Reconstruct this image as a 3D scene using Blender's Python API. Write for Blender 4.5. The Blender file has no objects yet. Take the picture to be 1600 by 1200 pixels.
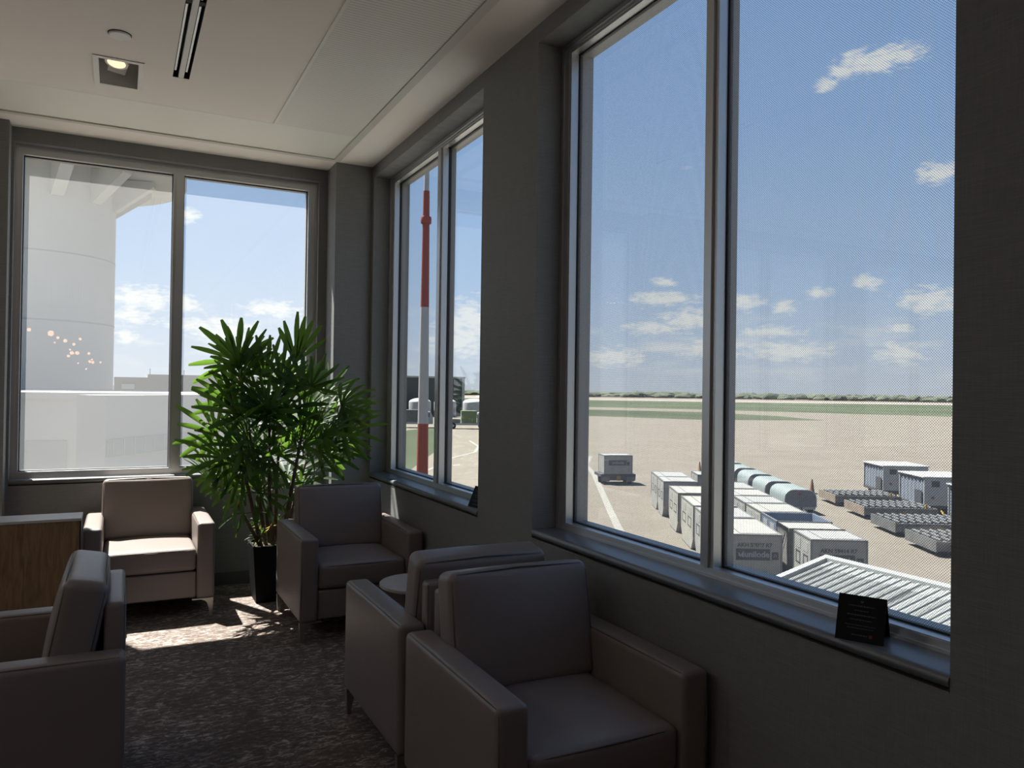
import bpy, bmesh, math, random
from mathutils import Vector, Matrix

# ------------------------------------------------------------------ scene, camera, light
SC = bpy.context.scene
COL = SC.collection
SC.view_settings.view_transform = 'Standard'
SC.view_settings.look = 'None'
SC.view_settings.gamma = 1.0
SC.view_settings.exposure = 0.5
SC.view_settings.use_curve_mapping = False

yaw, pitch, roll = math.radians(26.96), math.radians(0.48), math.radians(-0.81)
fw = Vector((math.sin(yaw) * math.cos(pitch), math.cos(yaw) * math.cos(pitch), math.sin(pitch)))
rt = Vector((math.cos(yaw), -math.sin(yaw), 0))
dn = fw.cross(rt)
cr, sr = math.cos(roll), math.sin(roll)
ax_r = cr * rt + sr * dn
ax_d = -sr * rt + cr * dn
cam = bpy.data.objects.new('camera', bpy.data.cameras.new('camera'))
COL.objects.link(cam)
mw = Matrix.Identity(4)
for i, v in enumerate((ax_r, -ax_d, -fw)):
    for j in range(3):
        mw[j][i] = v[j]
mw.translation = Vector((0, 0, 1.55))
cam.matrix_world = mw
cam.data.sensor_width = 36
cam.data.lens = 1205 / 1600 * 36
cam.data.clip_start = 0.05
cam.data.clip_end = 20000
SC.camera = cam

# direction TO the sun
SUN_DIR = Vector((-0.49, 1.0, 2.02)).normalized()
sl = bpy.data.lights.new('sun', 'SUN')
sl.energy = 18.0
sl.color = (1.0, 0.95, 0.87)
sl.angle = math.radians(0.6)
so = bpy.data.objects.new('sun', sl)
COL.objects.link(so)
so.rotation_euler = SUN_DIR.to_track_quat('Z', 'Y').to_euler()

# sky with clouds: all in world directions
CLOUDS = [(51.1, 21.6, 1.4, 0.55), (53.0, 21.7, 1.7, 0.5), (52.2, 21.5, 1.2, 0.6), (50.0, 21.2, 0.8, 0.4), (48.9, 20.5, 0.6, 0.35), (55.8, 14.3, 1.1, 0.5),
          (38.0, 6.8, 2.2, 0.4), (39.8, 5.3, 2.0, 0.55), (37.3, 4.7, 1.9, 0.35), (43.7, 6.5, 1.1, 0.45), (46.4, 6.1, 0.7, 0.35),
          (48.5, 7.0, 0.7, 0.3), (51.5, 7.6, 0.8, 0.35), (55.4, 6.2, 1.6, 0.65), (45.3, 4.4, 2.0, 0.3), (46.6, 3.0, 2.6, 0.5),
          (53.6, 2.8, 1.3, 0.55), (53.6, 4.5, 0.7, 0.25), (1.2, 5.8, 1.8, 0.65), (3.7, 5.6, 1.0, 0.5), (0.6, 4.6, 1.1, 0.4),
          (4.0, 11.5, 0.7, 0.35), (9.6, 5.5, 1.8, 0.4), (6.4, 3.9, 2.0, 0.65), (4.4, 4.2, 1.7, 0.3), (0.3, 3.2, 0.7, 0.35),
          (23.8, 5.2, 1.6, 1.1), (22.7, 4.9, 1.1, 0.9), (38.1, 8.0, 0.8, 0.25), (41.4, 3.2, 2.3, 0.55), (34.5, 2.5, 2.0, 0.55), (23.2, 3.6, 2.2, 0.9)]
wd = bpy.data.worlds.new('sky')
SC.world = wd
wd.use_nodes = True
nt = wd.node_tree
nt.nodes.clear()


def N(tree, typ, **kw):
    n = tree.nodes.new(typ)
    for k, v in kw.items():
        if k.startswith('in_'):
            n.inputs[int(k[3:])].default_value = v
        else:
            setattr(n, k, v)
    return n


def mth(tree, op, a, b=None, clamp=False):
    n = tree.nodes.new('ShaderNodeMath')
    n.operation = op
    n.use_clamp = clamp
    for i, v in enumerate((a, b)):
        if v is None:
            continue
        if isinstance(v, (int, float)):
            n.inputs[i].default_value = v
        else:
            tree.links.new(v, n.inputs[i])
    return n.outputs[0]


def ramp(tree, fac, stops, interp='LINEAR'):
    n = tree.nodes.new('ShaderNodeValToRGB')
    cr_ = n.color_ramp
    cr_.interpolation = interp
    while len(cr_.elements) < len(stops):
        cr_.elements.new(0.5)
    for e, (p, c) in zip(cr_.elements, stops):
        e.position = p
        e.color = (c[0], c[1], c[2], 1)
    tree.links.new(fac, n.inputs[0])
    return n.outputs[0]


L = nt.links
tc = N(nt, 'ShaderNodeTexCoord')
nrm = N(nt, 'ShaderNodeVectorMath', operation='NORMALIZE')
L.new(tc.outputs['Generated'], nrm.inputs[0])
sep = N(nt, 'ShaderNodeSeparateXYZ')
L.new(nrm.outputs[0], sep.inputs[0])
az = mth(nt, 'MULTIPLY', mth(nt, 'ARCTAN2', sep.outputs[0], sep.outputs[1]), 180 / math.pi)
el = mth(nt, 'MULTIPLY', mth(nt, 'ARCSINE', sep.outputs[2]), 180 / math.pi)
sky_col = ramp(nt, mth(nt, 'DIVIDE', el, 90, True),
               [(0.0, (0.63, 0.68, 0.76)), (0.04, (0.54, 0.64, 0.80)), (0.09, (0.42, 0.57, 0.80)), (0.2, (0.30, 0.47, 0.77)),
                (0.35, (0.22, 0.39, 0.72)), (1.0, (0.12, 0.25, 0.55))])
comb = N(nt, 'ShaderNodeCombineXYZ')
L.new(az, comb.inputs[0])
L.new(el, comb.inputs[1])
# ragged edges
noi = N(nt, 'ShaderNodeTexNoise')
noi.inputs['Scale'].default_value = 1.6
noi.inputs['Detail'].default_value = 8
noi.inputs['Roughness'].default_value = 0.62
mapn = N(nt, 'ShaderNodeMapping')
mapn.inputs['Scale'].default_value = (0.7, 1.7, 1)
L.new(comb.outputs[0], mapn.inputs[0])
L.new(mapn.outputs[0], noi.inputs['Vector'])
wob = mth(nt, 'MULTIPLY', mth(nt, 'SUBTRACT', noi.outputs[0], 0.5), 3.4)
best = None
for (a, e, ra, re) in CLOUDS:
    sv = N(nt, 'ShaderNodeVectorMath', operation='SUBTRACT')
    L.new(comb.outputs[0], sv.inputs[0])
    sv.inputs[1].default_value = (a, e, 0)
    mv = N(nt, 'ShaderNodeVectorMath', operation='MULTIPLY')
    L.new(sv.outputs[0], mv.inputs[0])
    mv.inputs[1].default_value = (1 / (ra * 1.1), 1 / (re * 1.3), 0)
    ln = N(nt, 'ShaderNodeVectorMath', operation='LENGTH')
    L.new(mv.outputs[0], ln.inputs[0])
    d = mth(nt, 'SUBTRACT', 1.25, ln.outputs['Value'])
    best = d if best is None else mth(nt, 'MAXIMUM', best, d)
best = mth(nt, 'MAXIMUM', best, -1.5)
cmask = mth(nt, 'MULTIPLY', mth(nt, 'ADD', best, wob), 1.1, True)
# faint low bank over the horizon
noi2 = N(nt, 'ShaderNodeTexNoise')
noi2.inputs['Scale'].default_value = 0.22
noi2.inputs['Detail'].default_value = 7
map2 = N(nt, 'ShaderNodeMapping')
map2.inputs['Scale'].default_value = (1, 4.5, 1)
L.new(comb.outputs[0], map2.inputs[0])
L.new(map2.outputs[0], noi2.inputs['Vector'])
low = mth(nt, 'MULTIPLY', mth(nt, 'SUBTRACT', noi2.outputs[0], 0.5), 5.0, True)
lowband = mth(nt, 'SUBTRACT', 1.0, mth(nt, 'DIVIDE', mth(nt, 'ABSOLUTE', mth(nt, 'SUBTRACT', el, 3.2)), 3.2), True)
low = mth(nt, 'MULTIPLY', mth(nt, 'MULTIPLY', low, lowband), 0.7)
cm = mth(nt, 'MAXIMUM', mth(nt, 'MULTIPLY', cmask, 0.92), low)
mixc = N(nt, 'ShaderNodeMix', data_type='RGBA')
L.new(cm, mixc.inputs['Factor'])
L.new(sky_col, mixc.inputs['A'])
mixc.inputs['B'].default_value = (0.90, 0.90, 0.88, 1)
bg = N(nt, 'ShaderNodeBackground')
bg.inputs['Strength'].default_value = 0.70
L.new(mixc.outputs['Result'], bg.inputs['Color'])
wo = N(nt, 'ShaderNodeOutputWorld')
L.new(bg.outputs[0], wo.inputs['Surface'])


def area_lamp(name, loc, rot, sx, sy, energy, color):
    l = bpy.data.lights.new(name, 'AREA')
    l.shape = 'RECTANGLE'
    l.size, l.size_y = sx, sy
    l.energy = energy
    l.color = color
    o = bpy.data.objects.new(name, l)
    COL.objects.link(o)
    o.location = loc
    o.rotation_euler = rot
    return o


# unseen fill lamps added at ceiling height, left of and behind the camera
for (lx, ly) in ((-2.6, 3.9), (-2.6, 1.6), (-2.6, -0.8), (-4.8, 2.6), (-4.8, 0.2), (-4.8, -3.0)):
    area_lamp('added_fill_lamp', (lx, ly, 3.335), (0, 0, 0), 0.25, 0.25, 4, (1.0, 0.94, 0.88))

# ------------------------------------------------------------------ materials
MATS = {}
OUTDOOR = {'grass', 'dry_field', 'runway_concrete', 'distant_foliage', 'white_line_paint', 'container_aluminium', 'container_cream', 'container_blue',
           'container_edge_rail', 'worn_canvas', 'dark_placard', 'white_placard', 'white_lettering', 'dark_lettering', 'pale_cart_tarp',
           'blue_grey_curtain', 'white_cart_panel', 'galvanised_steel', 'tan_painted_steel', 'safety_yellow', 'white_metal_roof',
           'tower_precast', 'tower_seam', 'white_stucco', 'grey_door', 'grey_building', 'green_grey_cladding', 'mast_red', 'mast_white',
           'painted_shade_flap', 'cone_orange', 'pale_green_paint', 'red_emblem_paint', 'painted_sunlit_white', 'exterior_aluminium'}


def mat(name, color=(0.5, 0.5, 0.5), rough=0.6, metal=0.0, bump=0.0, bscale=60.0, bstretch=(1, 1, 1), var=0.0, vscale=3.0,
        spec=0.5, emit=None, estr=0.0):
    if name in MATS:
        return MATS[name]
    if name in OUTDOOR:
        color = tuple(c * 0.46 for c in color)
    m = bpy.data.materials.new(name)
    m.use_nodes = True
    t = m.node_tree
    b = t.nodes['Principled BSDF']
    b.inputs['Base Color'].default_value = (*color, 1)
    b.inputs['Roughness'].default_value = rough
    b.inputs['Metallic'].default_value = metal
    b.inputs['Specular IOR Level'].default_value = spec
    if emit:
        b.inputs['Emission Color'].default_value = (*emit, 1)
        b.inputs['Emission Strength'].default_value = estr
    tcn = t.nodes.new('ShaderNodeTexCoord')
    mp = t.nodes.new('ShaderNodeMapping')
    mp.inputs['Scale'].default_value = bstretch
    t.links.new(tcn.outputs['Object'], mp.inputs[0])
    if bump:
        n = t.nodes.new('ShaderNodeTexNoise')
        n.inputs['Scale'].default_value = bscale
        n.inputs['Detail'].default_value = 4
        t.links.new(mp.outputs[0], n.inputs['Vector'])
        bn = t.nodes.new('ShaderNodeBump')
        bn.inputs['Strength'].default_value = bump
        bn.inputs['Distance'].default_value = 0.01
        t.links.new(n.outputs[0], bn.inputs['Height'])
        t.links.new(bn.outputs[0], b.inputs['Normal'])
    if var:
        n = t.nodes.new('ShaderNodeTexNoise')
        n.inputs['Scale'].default_value = vscale
        n.inputs['Detail'].default_value = 6
        t.links.new(mp.outputs[0], n.inputs['Vector'])
        lo = tuple(c * (1 - var) for c in color)
        hi = tuple(min(1, c * (1 + var)) for c in color)
        c = ramp(t, n.outputs[0], [(0.3, lo), (0.7, hi)])
        t.links.new(c, b.inputs['Base Color'])
    MATS[name] = m
    return m


def wallpaper():
    m = bpy.data.materials.new('woven_wallcovering')
    m.use_nodes = True
    t = m.node_tree
    b = t.nodes['Principled BSDF']
    tcn = t.nodes.new('ShaderNodeTexCoord')
    hs = []
    for sc, st in ((14, (1, 1, 42)), (9, (40, 40, 1.6))):
        mp = t.nodes.new('ShaderNodeMapping')
        mp.inputs['Scale'].default_value = st
        t.links.new(tcn.outputs['Object'], mp.inputs[0])
        n = t.nodes.new('ShaderNodeTexNoise')
        n.inputs['Scale'].default_value = sc
        n.inputs['Detail'].default_value = 5
        t.links.new(mp.outputs[0], n.inputs['Vector'])
        hs.append(n.outputs[0])
    s = mth(t, 'ADD', mth(t, 'MULTIPLY', hs[0], 0.65), mth(t, 'MULTIPLY', hs[1], 0.35))
    c = ramp(t, s, [(0.30, (0.170, 0.171, 0.173)), (0.70, (0.245, 0.246, 0.248))])
    t.links.new(c, b.inputs['Base Color'])
    bn = t.nodes.new('ShaderNodeBump')
    bn.inputs['Strength'].default_value = 0.35
    bn.inputs['Distance'].default_value = 0.003
    t.links.new(s, bn.inputs['Height'])
    t.links.new(bn.outputs[0], b.inputs['Normal'])
    b.inputs['Roughness'].default_value = 0.62
    b.inputs['Specular IOR Level'].default_value = 0.3
    return m


def carpet():
    m = bpy.data.materials.new('flecked_carpet')
    m.use_nodes = True
    t = m.node_tree
    b = t.nodes['Principled BSDF']
    tcn = t.nodes.new('ShaderNodeTexCoord')

    def nz(scale, st, det=6, rough=0.6):
        mp = t.nodes.new('ShaderNodeMapping')
        mp.inputs['Scale'].default_value = st
        t.links.new(tcn.outputs['Object'], mp.inputs[0])
        n = t.nodes.new('ShaderNodeTexNoise')
        n.inputs['Scale'].default_value = scale
        n.inputs['Detail'].default_value = det
        n.inputs['Roughness'].default_value = rough
        n.inputs['Distortion'].default_value = 0.8
        t.links.new(mp.outputs[0], n.inputs['Vector'])
        return n.outputs[0]
    fleck = nz(21, (1.0, 2.0, 1), 8, 0.75)
    big = nz(3, (1, 1.4, 1), 3)
    s = mth(t, 'ADD', mth(t, 'MULTIPLY', fleck, 0.8), mth(t, 'MULTIPLY', big, 0.2))
    c = ramp(t, s, [(0.0, (0.075, 0.058, 0.051)), (0.47, (0.125, 0.098, 0.087)), (0.53, (0.185, 0.152, 0.136)), (0.59, (0.42, 0.37, 0.335)), (1.0, (0.48, 0.43, 0.39))])
    t.links.new(c, b.inputs['Base Color'])
    b.inputs['Roughness'].default_value = 0.95
    b.inputs['Specular IOR Level'].default_value = 0.1
    bn = t.nodes.new('ShaderNodeBump')
    bn.inputs['Strength'].default_value = 0.6
    bn.inputs['Distance'].default_value = 0.006
    t.links.new(nz(140, (1, 1, 1), 2), bn.inputs['Height'])
    t.links.new(bn.outputs[0], b.inputs['Normal'])
    return m


def leather(name, color):
    m = bpy.data.materials.new(name)
    m.use_nodes = True
    t = m.node_tree
    b = t.nodes['Principled BSDF']
    b.inputs['Base Color'].default_value = (*color, 1)
    b.inputs['Roughness'].default_value = 0.40
    b.inputs['Specular IOR Level'].default_value = 0.5
    tcn = t.nodes.new('ShaderNodeTexCoord')
    v = t.nodes.new('ShaderNodeTexVoronoi')
    v.inputs['Scale'].default_value = 330
    t.links.new(tcn.outputs['Object'], v.inputs['Vector'])
    n = t.nodes.new('ShaderNodeTexNoise')
    n.inputs['Scale'].default_value = 7
    n.inputs['Detail'].default_value = 3
    t.links.new(tcn.outputs['Object'], n.inputs['Vector'])
    h = mth(t, 'ADD', mth(t, 'MULTIPLY', v.outputs['Distance'], 0.10), mth(t, 'MULTIPLY', n.outputs[0], 1.0))
    bn = t.nodes.new('ShaderNodeBump')
    bn.inputs['Strength'].default_value = 0.25
    bn.inputs['Distance'].default_value = 0.012
    t.links.new(h, bn.inputs['Height'])
    t.links.new(bn.outputs[0], b.inputs['Normal'])
    return m


def wood(name, c1, c2):
    m = bpy.data.materials.new(name)
    m.use_nodes = True
    t = m.node_tree
    b = t.nodes['Principled BSDF']
    b.inputs['Roughness'].default_value = 0.45
    tcn = t.nodes.new('ShaderNodeTexCoord')
    mp = t.nodes.new('ShaderNodeMapping')
    mp.inputs['Scale'].default_value = (9, 9, 1)
    t.links.new(tcn.outputs['Object'], mp.inputs[0])
    n = t.nodes.new('ShaderNodeTexNoise')
    n.inputs['Scale'].default_value = 5
    n.inputs['Detail'].default_value = 8
    n.inputs['Distortion'].default_value = 1.0
    t.links.new(mp.outputs[0], n.inputs['Vector'])
    t.links.new(ramp(t, n.outputs[0], [(0.35, c1), (0.65, c2)]), b.inputs['Base Color'])
    return m


def glass_mat(name, dust_haze=0.0, frit=False, refl=1.0, tint=(0.95, 0.97, 0.97)):
    m = bpy.data.materials.new(name)
    m.use_nodes = True
    t = m.node_tree
    t.nodes.clear()
    out = N(t, 'ShaderNodeOutputMaterial')
    tr = N(t, 'ShaderNodeBsdfTransparent')
    tr.inputs[0].default_value = (*tint, 1)
    gl = N(t, 'ShaderNodeBsdfGlossy')
    gl.inputs['Roughness'].default_value = 0.0
    gl.inputs['Color'].default_value = (1, 1, 1, 1)
    ge = N(t, 'ShaderNodeNewGeometry')
    dt = N(t, 'ShaderNodeVectorMath', operation='DOT_PRODUCT')
    t.links.new(ge.outputs['Normal'], dt.inputs[0])
    t.links.new(ge.outputs['Incoming'], dt.inputs[1])
    ca = mth(t, 'SUBTRACT', 1.0, mth(t, 'ABSOLUTE', dt.outputs['Value']), True)
    sch = mth(t, 'ADD', mth(t, 'MULTIPLY', mth(t, 'POWER', ca, 5.0), 0.95), 0.042)
    mx = N(t, 'ShaderNodeMixShader')
    t.links.new(mth(t, 'MULTIPLY', sch, refl, True), mx.inputs[0])
    t.links.new(tr.outputs[0], mx.inputs[1])
    t.links.new(gl.outputs[0], mx.inputs[2])
    last = mx.outputs[0]
    if dust_haze:
        tl = N(t, 'ShaderNodeBsdfTranslucent')
        tl.inputs['Color'].default_value = (0.95, 0.95, 0.95, 1)
        m2 = N(t, 'ShaderNodeMixShader')
        n = N(t, 'ShaderNodeTexNoise')
        n.inputs['Scale'].default_value = 1.2
        n.inputs['Detail'].default_value = 4
        g = N(t, 'ShaderNodeTexCoord')
        t.links.new(g.outputs['Object'], n.inputs['Vector'])
        f = mth(t, 'MULTIPLY', mth(t, 'ADD', mth(t, 'MULTIPLY', n.outputs[0], 0.25), 0.88), dust_haze)
        t.links.new(f, m2.inputs[0])
        t.links.new(last, m2.inputs[1])
        t.links.new(tl.outputs[0], m2.inputs[2])
        last = m2.outputs[0]
    if frit:
        g = N(t, 'ShaderNodeTexCoord')
        s = N(t, 'ShaderNodeSeparateXYZ')
        t.links.new(g.outputs['Object'], s.inputs[0])
        p = 2 * math.pi / 0.0080
        a = mth(t, 'COSINE', mth(t, 'MULTIPLY', s.outputs[1], p))
        b = mth(t, 'COSINE', mth(t, 'MULTIPLY', s.outputs[2], p))
        # dots on a staggered grid
        k = mth(t, 'MULTIPLY', a, b)
        dots = mth(t, 'GREATER_THAN', k, 0.30)
        ink = N(t, 'ShaderNodeBsdfDiffuse')
        ink.inputs['Color'].default_value = (0.02, 0.02, 0.022, 1)
        m3 = N(t, 'ShaderNodeMixShader')
        t.links.new(mth(t, 'MULTIPLY', dots, 0.72), m3.inputs[0])
        t.links.new(last, m3.inputs[1])
        t.links.new(ink.outputs[0], m3.inputs[2])
        last = m3.outputs[0]
    t.links.new(last, out.inputs['Surface'])
    return m


def leaf_mat(name, c, tcol):
    m = bpy.data.materials.new(name)
    m.use_nodes = True
    t = m.node_tree
    t.nodes.clear()
    out = N(t, 'ShaderNodeOutputMaterial')
    p = N(t, 'ShaderNodeBsdfPrincipled')
    p.inputs['Roughness'].default_value = 0.48
    p.inputs['Specular IOR Level'].default_value = 0.3
    tcn = N(t, 'ShaderNodeTexCoord')
    n = N(t, 'ShaderNodeTexNoise')
    n.inputs['Scale'].default_value = 4
    t.links.new(tcn.outputs['Object'], n.inputs['Vector'])
    t.links.new(ramp(t, n.outputs[0], [(0.3, tuple(x * 0.7 for x in c)), (0.7, tuple(x * 1.3 for x in c))]), p.inputs['Base Color'])
    tl = N(t, 'ShaderNodeBsdfTranslucent')
    tl.inputs['Color'].default_value = (*tcol, 1)
    mx = N(t, 'ShaderNodeMixShader')
    mx.inputs[0].default_value = 0.5
    t.links.new(p.outputs[0], mx.inputs[1])
    t.links.new(tl.outputs[0], mx.inputs[2])
    t.links.new(mx.outputs[0], out.inputs['Surface'])
    return m


def concrete():
    m = bpy.data.materials.new('apron_concrete')
    m.use_nodes = True
    t = m.node_tree
    b = t.nodes['Principled BSDF']
    b.inputs['Roughness'].default_value = 0.9
    b.inputs['Specular IOR Level'].default_value = 0.15
    tcn = t.nodes.new('ShaderNodeTexCoord')
    n = t.nodes.new('ShaderNodeTexNoise')
    n.inputs['Scale'].default_value = 0.35
    n.inputs['Detail'].default_value = 10
    n.inputs['Roughness'].default_value = 0.65
    t.links.new(tcn.outputs['Object'], n.inputs['Vector'])
    base = ramp(t, n.outputs[0], [(0.3, (0.104, 0.092, 0.076)), (0.7, (0.130, 0.115, 0.096))])
    s = t.nodes.new('ShaderNodeSeparateXYZ')
    mp = t.nodes.new('ShaderNodeMapping')
    mp.inputs['Rotation'].default_value = (0, 0, math.radians(30))
    t.links.new(tcn.outputs['Object'], mp.inputs[0])
    t.links.new(mp.outputs[0], s.inputs[0])
    js = []
    for k in (0, 1):
        fr = mth(t, 'FRACT', mth(t, 'DIVIDE', s.outputs[k], 6.0))
        js.append(mth(t, 'LESS_THAN', fr, 0.012))
    j = mth(t, 'MAXIMUM', js[0], js[1])
    mx = N(t, 'ShaderNodeMix', data_type='RGBA')
    t.links.new(mth(t, 'MULTIPLY', j, 0.35), mx.inputs['Factor'])
    t.links.new(base, mx.inputs['A'])
    mx.inputs['B'].default_value = (0.08, 0.07, 0.06, 1)
    t.links.new(mx.outputs['Result'], b.inputs['Base Color'])
    return m


M_WALL = wallpaper()
M_CARPET = carpet()
M_LEATHER = leather('taupe_leather', (0.215, 0.178, 0.166))
M_PIPE = mat('leather_seam', (0.10, 0.08, 0.072), 0.5)
M_CEIL = mat('painted_plasterboard', (0.86, 0.80, 0.745), 0.85, bump=0.05, bscale=90)
M_CEILP = mat('ceiling_metal_panel', (0.80, 0.785, 0.72), 0.5, bump=0.03)
M_TRIM = mat('ceiling_linear_trim', (0.60, 0.58, 0.53), 0.5)
M_DARK = mat('black_recess', (0.006, 0.006, 0.006), 0.7)
M_ALU = mat('anodised_aluminium', (0.58, 0.59, 0.60), 0.36, 0.75)
M_ALUD = mat('exterior_aluminium', (0.50, 0.50, 0.49), 0.45, 0.2)
M_GASK = mat('black_rubber', (0.01, 0.01, 0.012), 0.6)
M_SILL = mat('charcoal_solid_surface', (0.12, 0.125, 0.135), 0.36, bump=0.05, bscale=45, spec=1.0)
M_LEG = mat('brushed_nickel', (0.42, 0.40, 0.37), 0.35, 0.85)
M_BASEB = mat('rubber_baseboard', (0.10, 0.10, 0.10), 0.6)
M_POT = mat('black_planter', (0.004, 0.004, 0.005), 0.6, spec=0.15)
M_SOIL = mat('bark_mulch', (0.06, 0.045, 0.03), 0.95, bump=0.8, bscale=40)
M_CANE = mat('fibrous_cane', (0.09, 0.065, 0.04), 0.9, bump=0.7, bscale=60, var=0.4, vscale=20)
M_STALK = mat('green_leaf_stalk', (0.06, 0.10, 0.03), 0.5)
M_LEAF = leaf_mat('palm_leaf', (0.030, 0.058, 0.022), (0.13, 0.25, 0.030))
M_LEAFY = leaf_mat('yellowed_leaf', (0.22, 0.17, 0.06), (0.5, 0.38, 0.10))
M_OAK = wood('oak_veneer', (0.20, 0.115, 0.055), (0.32, 0.20, 0.10))
M_TOP = mat('pale_laminate', (0.52, 0.50, 0.46), 0.4, var=0.06)
M_TTOP = mat('speckled_table_top', (0.42, 0.40, 0.37), 0.35, var=0.1, vscale=60)
M_CARD = mat('black_card', (0.003, 0.0035, 0.005), 0.55, spec=0.2)
M_INK = mat('grey_print', (0.075, 0.078, 0.085), 0.6)
M_RED = mat('red_print', (0.22, 0.02, 0.02), 0.6)
M_CARPL = mat('white_enamel', (0.70, 0.69, 0.66), 0.4)
M_GREYM = mat('grey_metal_housing', (0.75, 0.72, 0.68), 0.5)
M_CONC = concrete()
M_GRASS = mat('grass', (0.118, 0.140, 0.096), 1.0, var=0.25, vscale=0.02, spec=0.0)
M_FIELD = mat('dry_field', (0.26, 0.215, 0.175), 1.0, var=0.15, vscale=0.01, spec=0.0)
M_RUNW = mat('runway_concrete', (0.38, 0.35, 0.32), 1.0, spec=0.0)
M_TREE = mat('distant_foliage', (0.17, 0.19, 0.145), 1.0, var=0.3, vscale=0.05, spec=0.0)  # distance haze put into the paler foliage colour
M_PAINT = mat('white_line_paint', (0.38, 0.37, 0.34), 0.9, spec=0.1)
M_ULD = mat('container_aluminium', (0.46, 0.46, 0.44), 0.55, 0.15, var=0.12, vscale=2.5)
M_ULDB = mat('container_cream', (0.48, 0.47, 0.41), 0.6, var=0.1, vscale=2.5)
M_ULDC = mat('container_blue', (0.16, 0.22, 0.33), 0.6, var=0.15, vscale=2.5)
M_ULDF = mat('container_edge_rail', (0.30, 0.30, 0.30), 0.5, 0.4)
M_CANV = mat('worn_canvas', (0.48, 0.47, 0.43), 0.9, bump=0.5, bscale=4, var=0.25, vscale=3)
M_PLAC = mat('dark_placard', (0.065, 0.07, 0.085), 0.6)
M_WPL = mat('white_placard', (0.42, 0.42, 0.41), 0.6)
M_LETW = mat('white_lettering', (0.45, 0.45, 0.45), 0.6)
M_LETD = mat('dark_lettering', (0.07, 0.07, 0.08), 0.6)
M_TARP = mat('pale_cart_tarp', (0.27, 0.33, 0.335), 0.7, bump=0.3, bscale=3, var=0.1)
M_CURT = mat('blue_grey_curtain', (0.24, 0.28, 0.35), 0.8, bump=0.6, bscale=6, bstretch=(8, 8, 0.3), var=0.15)
M_CARTW = mat('white_cart_panel', (0.62, 0.63, 0.64), 0.5)
M_STEEL = mat('galvanised_steel', (0.22, 0.225, 0.23), 0.5, 0.4, var=0.2)
M_STEELB = mat('tan_painted_steel', (0.30, 0.24, 0.19), 0.7, var=0.15)
M_YEL = mat('safety_yellow', (0.42, 0.26, 0.04), 0.6)
M_TYRE = mat('tyre_rubber', (0.02, 0.02, 0.02), 0.9)
M_ROOF = mat('white_metal_roof', (0.52, 0.545, 0.54), 0.4)
M_TOWER = mat('tower_precast', (0.78, 0.78, 0.76), 0.9, var=0.03, vscale=0.3)
M_TOWERS = mat('tower_seam', (0.60, 0.60, 0.60), 0.9)
M_BLD = mat('white_stucco', (0.80, 0.775, 0.73), 0.9)
M_BLDG = mat('grey_door', (0.62, 0.62, 0.60), 0.8)
M_BLDD = mat('grey_building', (0.36, 0.365, 0.36), 0.9)
M_HANG = mat('green_grey_cladding', (0.085, 0.10, 0.095), 0.8, var=0.1)
M_MRED = mat('mast_red', (0.42, 0.07, 0.045), 0.6)
M_MWHT = mat('mast_white', (0.62, 0.62, 0.62), 0.6)
M_GLOW = mat('warm_lamp_glow', (0.9, 0.6, 0.4), 0.5, emit=(1.0, 0.50, 0.26), estr=8.0)
M_LAMP = mat('lamp_face', (0.9, 0.7, 0.5), 0.5, emit=(1.0, 0.66, 0.42), estr=0.9)
M_GLASS = glass_mat('window_glass')
M_GLASSD = glass_mat('dusty_window_glass', dust_haze=0.085)
M_GLASSF = glass_mat('dotted_window_glass', frit=True, dust_haze=0.10)  # translucent share added for a milky haze that lifts dark tones outside
M_GLASSP = glass_mat('window_glass_outer_face', refl=0.5)

# ------------------------------------------------------------------ mesh helpers


def link(name, bm, m, parent=None, smooth=False, autos=None):
    me = bpy.data.meshes.new(name)
    bmesh.ops.recalc_face_normals(bm, faces=bm.faces)
    bm.to_mesh(me)
    bm.free()
    if isinstance(m, (list, tuple)):
        for x in m:
            me.materials.append(x)
    else:
        me.materials.append(m)
    if smooth:
        for p in me.polygons:
            p.use_smooth = True
        if autos is not None:
            try:
                me.set_sharp_from_angle(angle=math.radians(autos))
            except Exception:
                pass
    o = bpy.data.objects.new(name, me)
    COL.objects.link(o)
    if parent:
        o.parent = parent
    return o


def tag(o, label=None, cat=None, group=None, kind=None):
    if label:
        o['label'] = label
    if cat:
        o['category'] = cat
    if group:
        o['group'] = group
    if kind:
        o['kind'] = kind
    return o


def thing(name, label, cat, loc=(0, 0, 0), rz=0.0, group=None, kind=None):
    o = bpy.data.objects.new(name, None)
    COL.objects.link(o)
    o.location = loc
    o.rotation_euler = (0, 0, rz)
    return tag(o, label, cat, group, kind)


def children_of(o):
    return [c for c in list(bpy.data.objects) if c.parent == o]


def copy_tree(o, parent=None):
    kids = children_of(o)
    c = o.copy()
    COL.objects.link(c)
    if parent:
        c.parent = parent
    for k in kids:
        copy_tree(k, c)
    return c


def box(bm, x0, x1, y0, y1, z0, z1, mi=0):
    vs = [bm.verts.new(p) for p in ((x0, y0, z0), (x1, y0, z0), (x1, y1, z0), (x0, y1, z0), (x0, y0, z1), (x1, y0, z1), (x1, y1, z1), (x0, y1, z1))]
    fs = []
    for f in ((0, 3, 2, 1), (4, 5, 6, 7), (0, 1, 5, 4), (1, 2, 6, 5), (2, 3, 7, 6), (3, 0, 4, 7)):
        fc = bm.faces.new([vs[i] for i in f])
        fc.material_index = mi
        fs.append(fc)
    return fs


def B(*a):
    bm = bmesh.new()
    for b in a:
        box(bm, *b)
    return bm


def bevel(bm, w, seg=2):
    bmesh.ops.bevel(bm, geom=list(bm.edges), offset=w, segments=seg, affect='EDGES', profile=0.5)
    return bm


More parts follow.
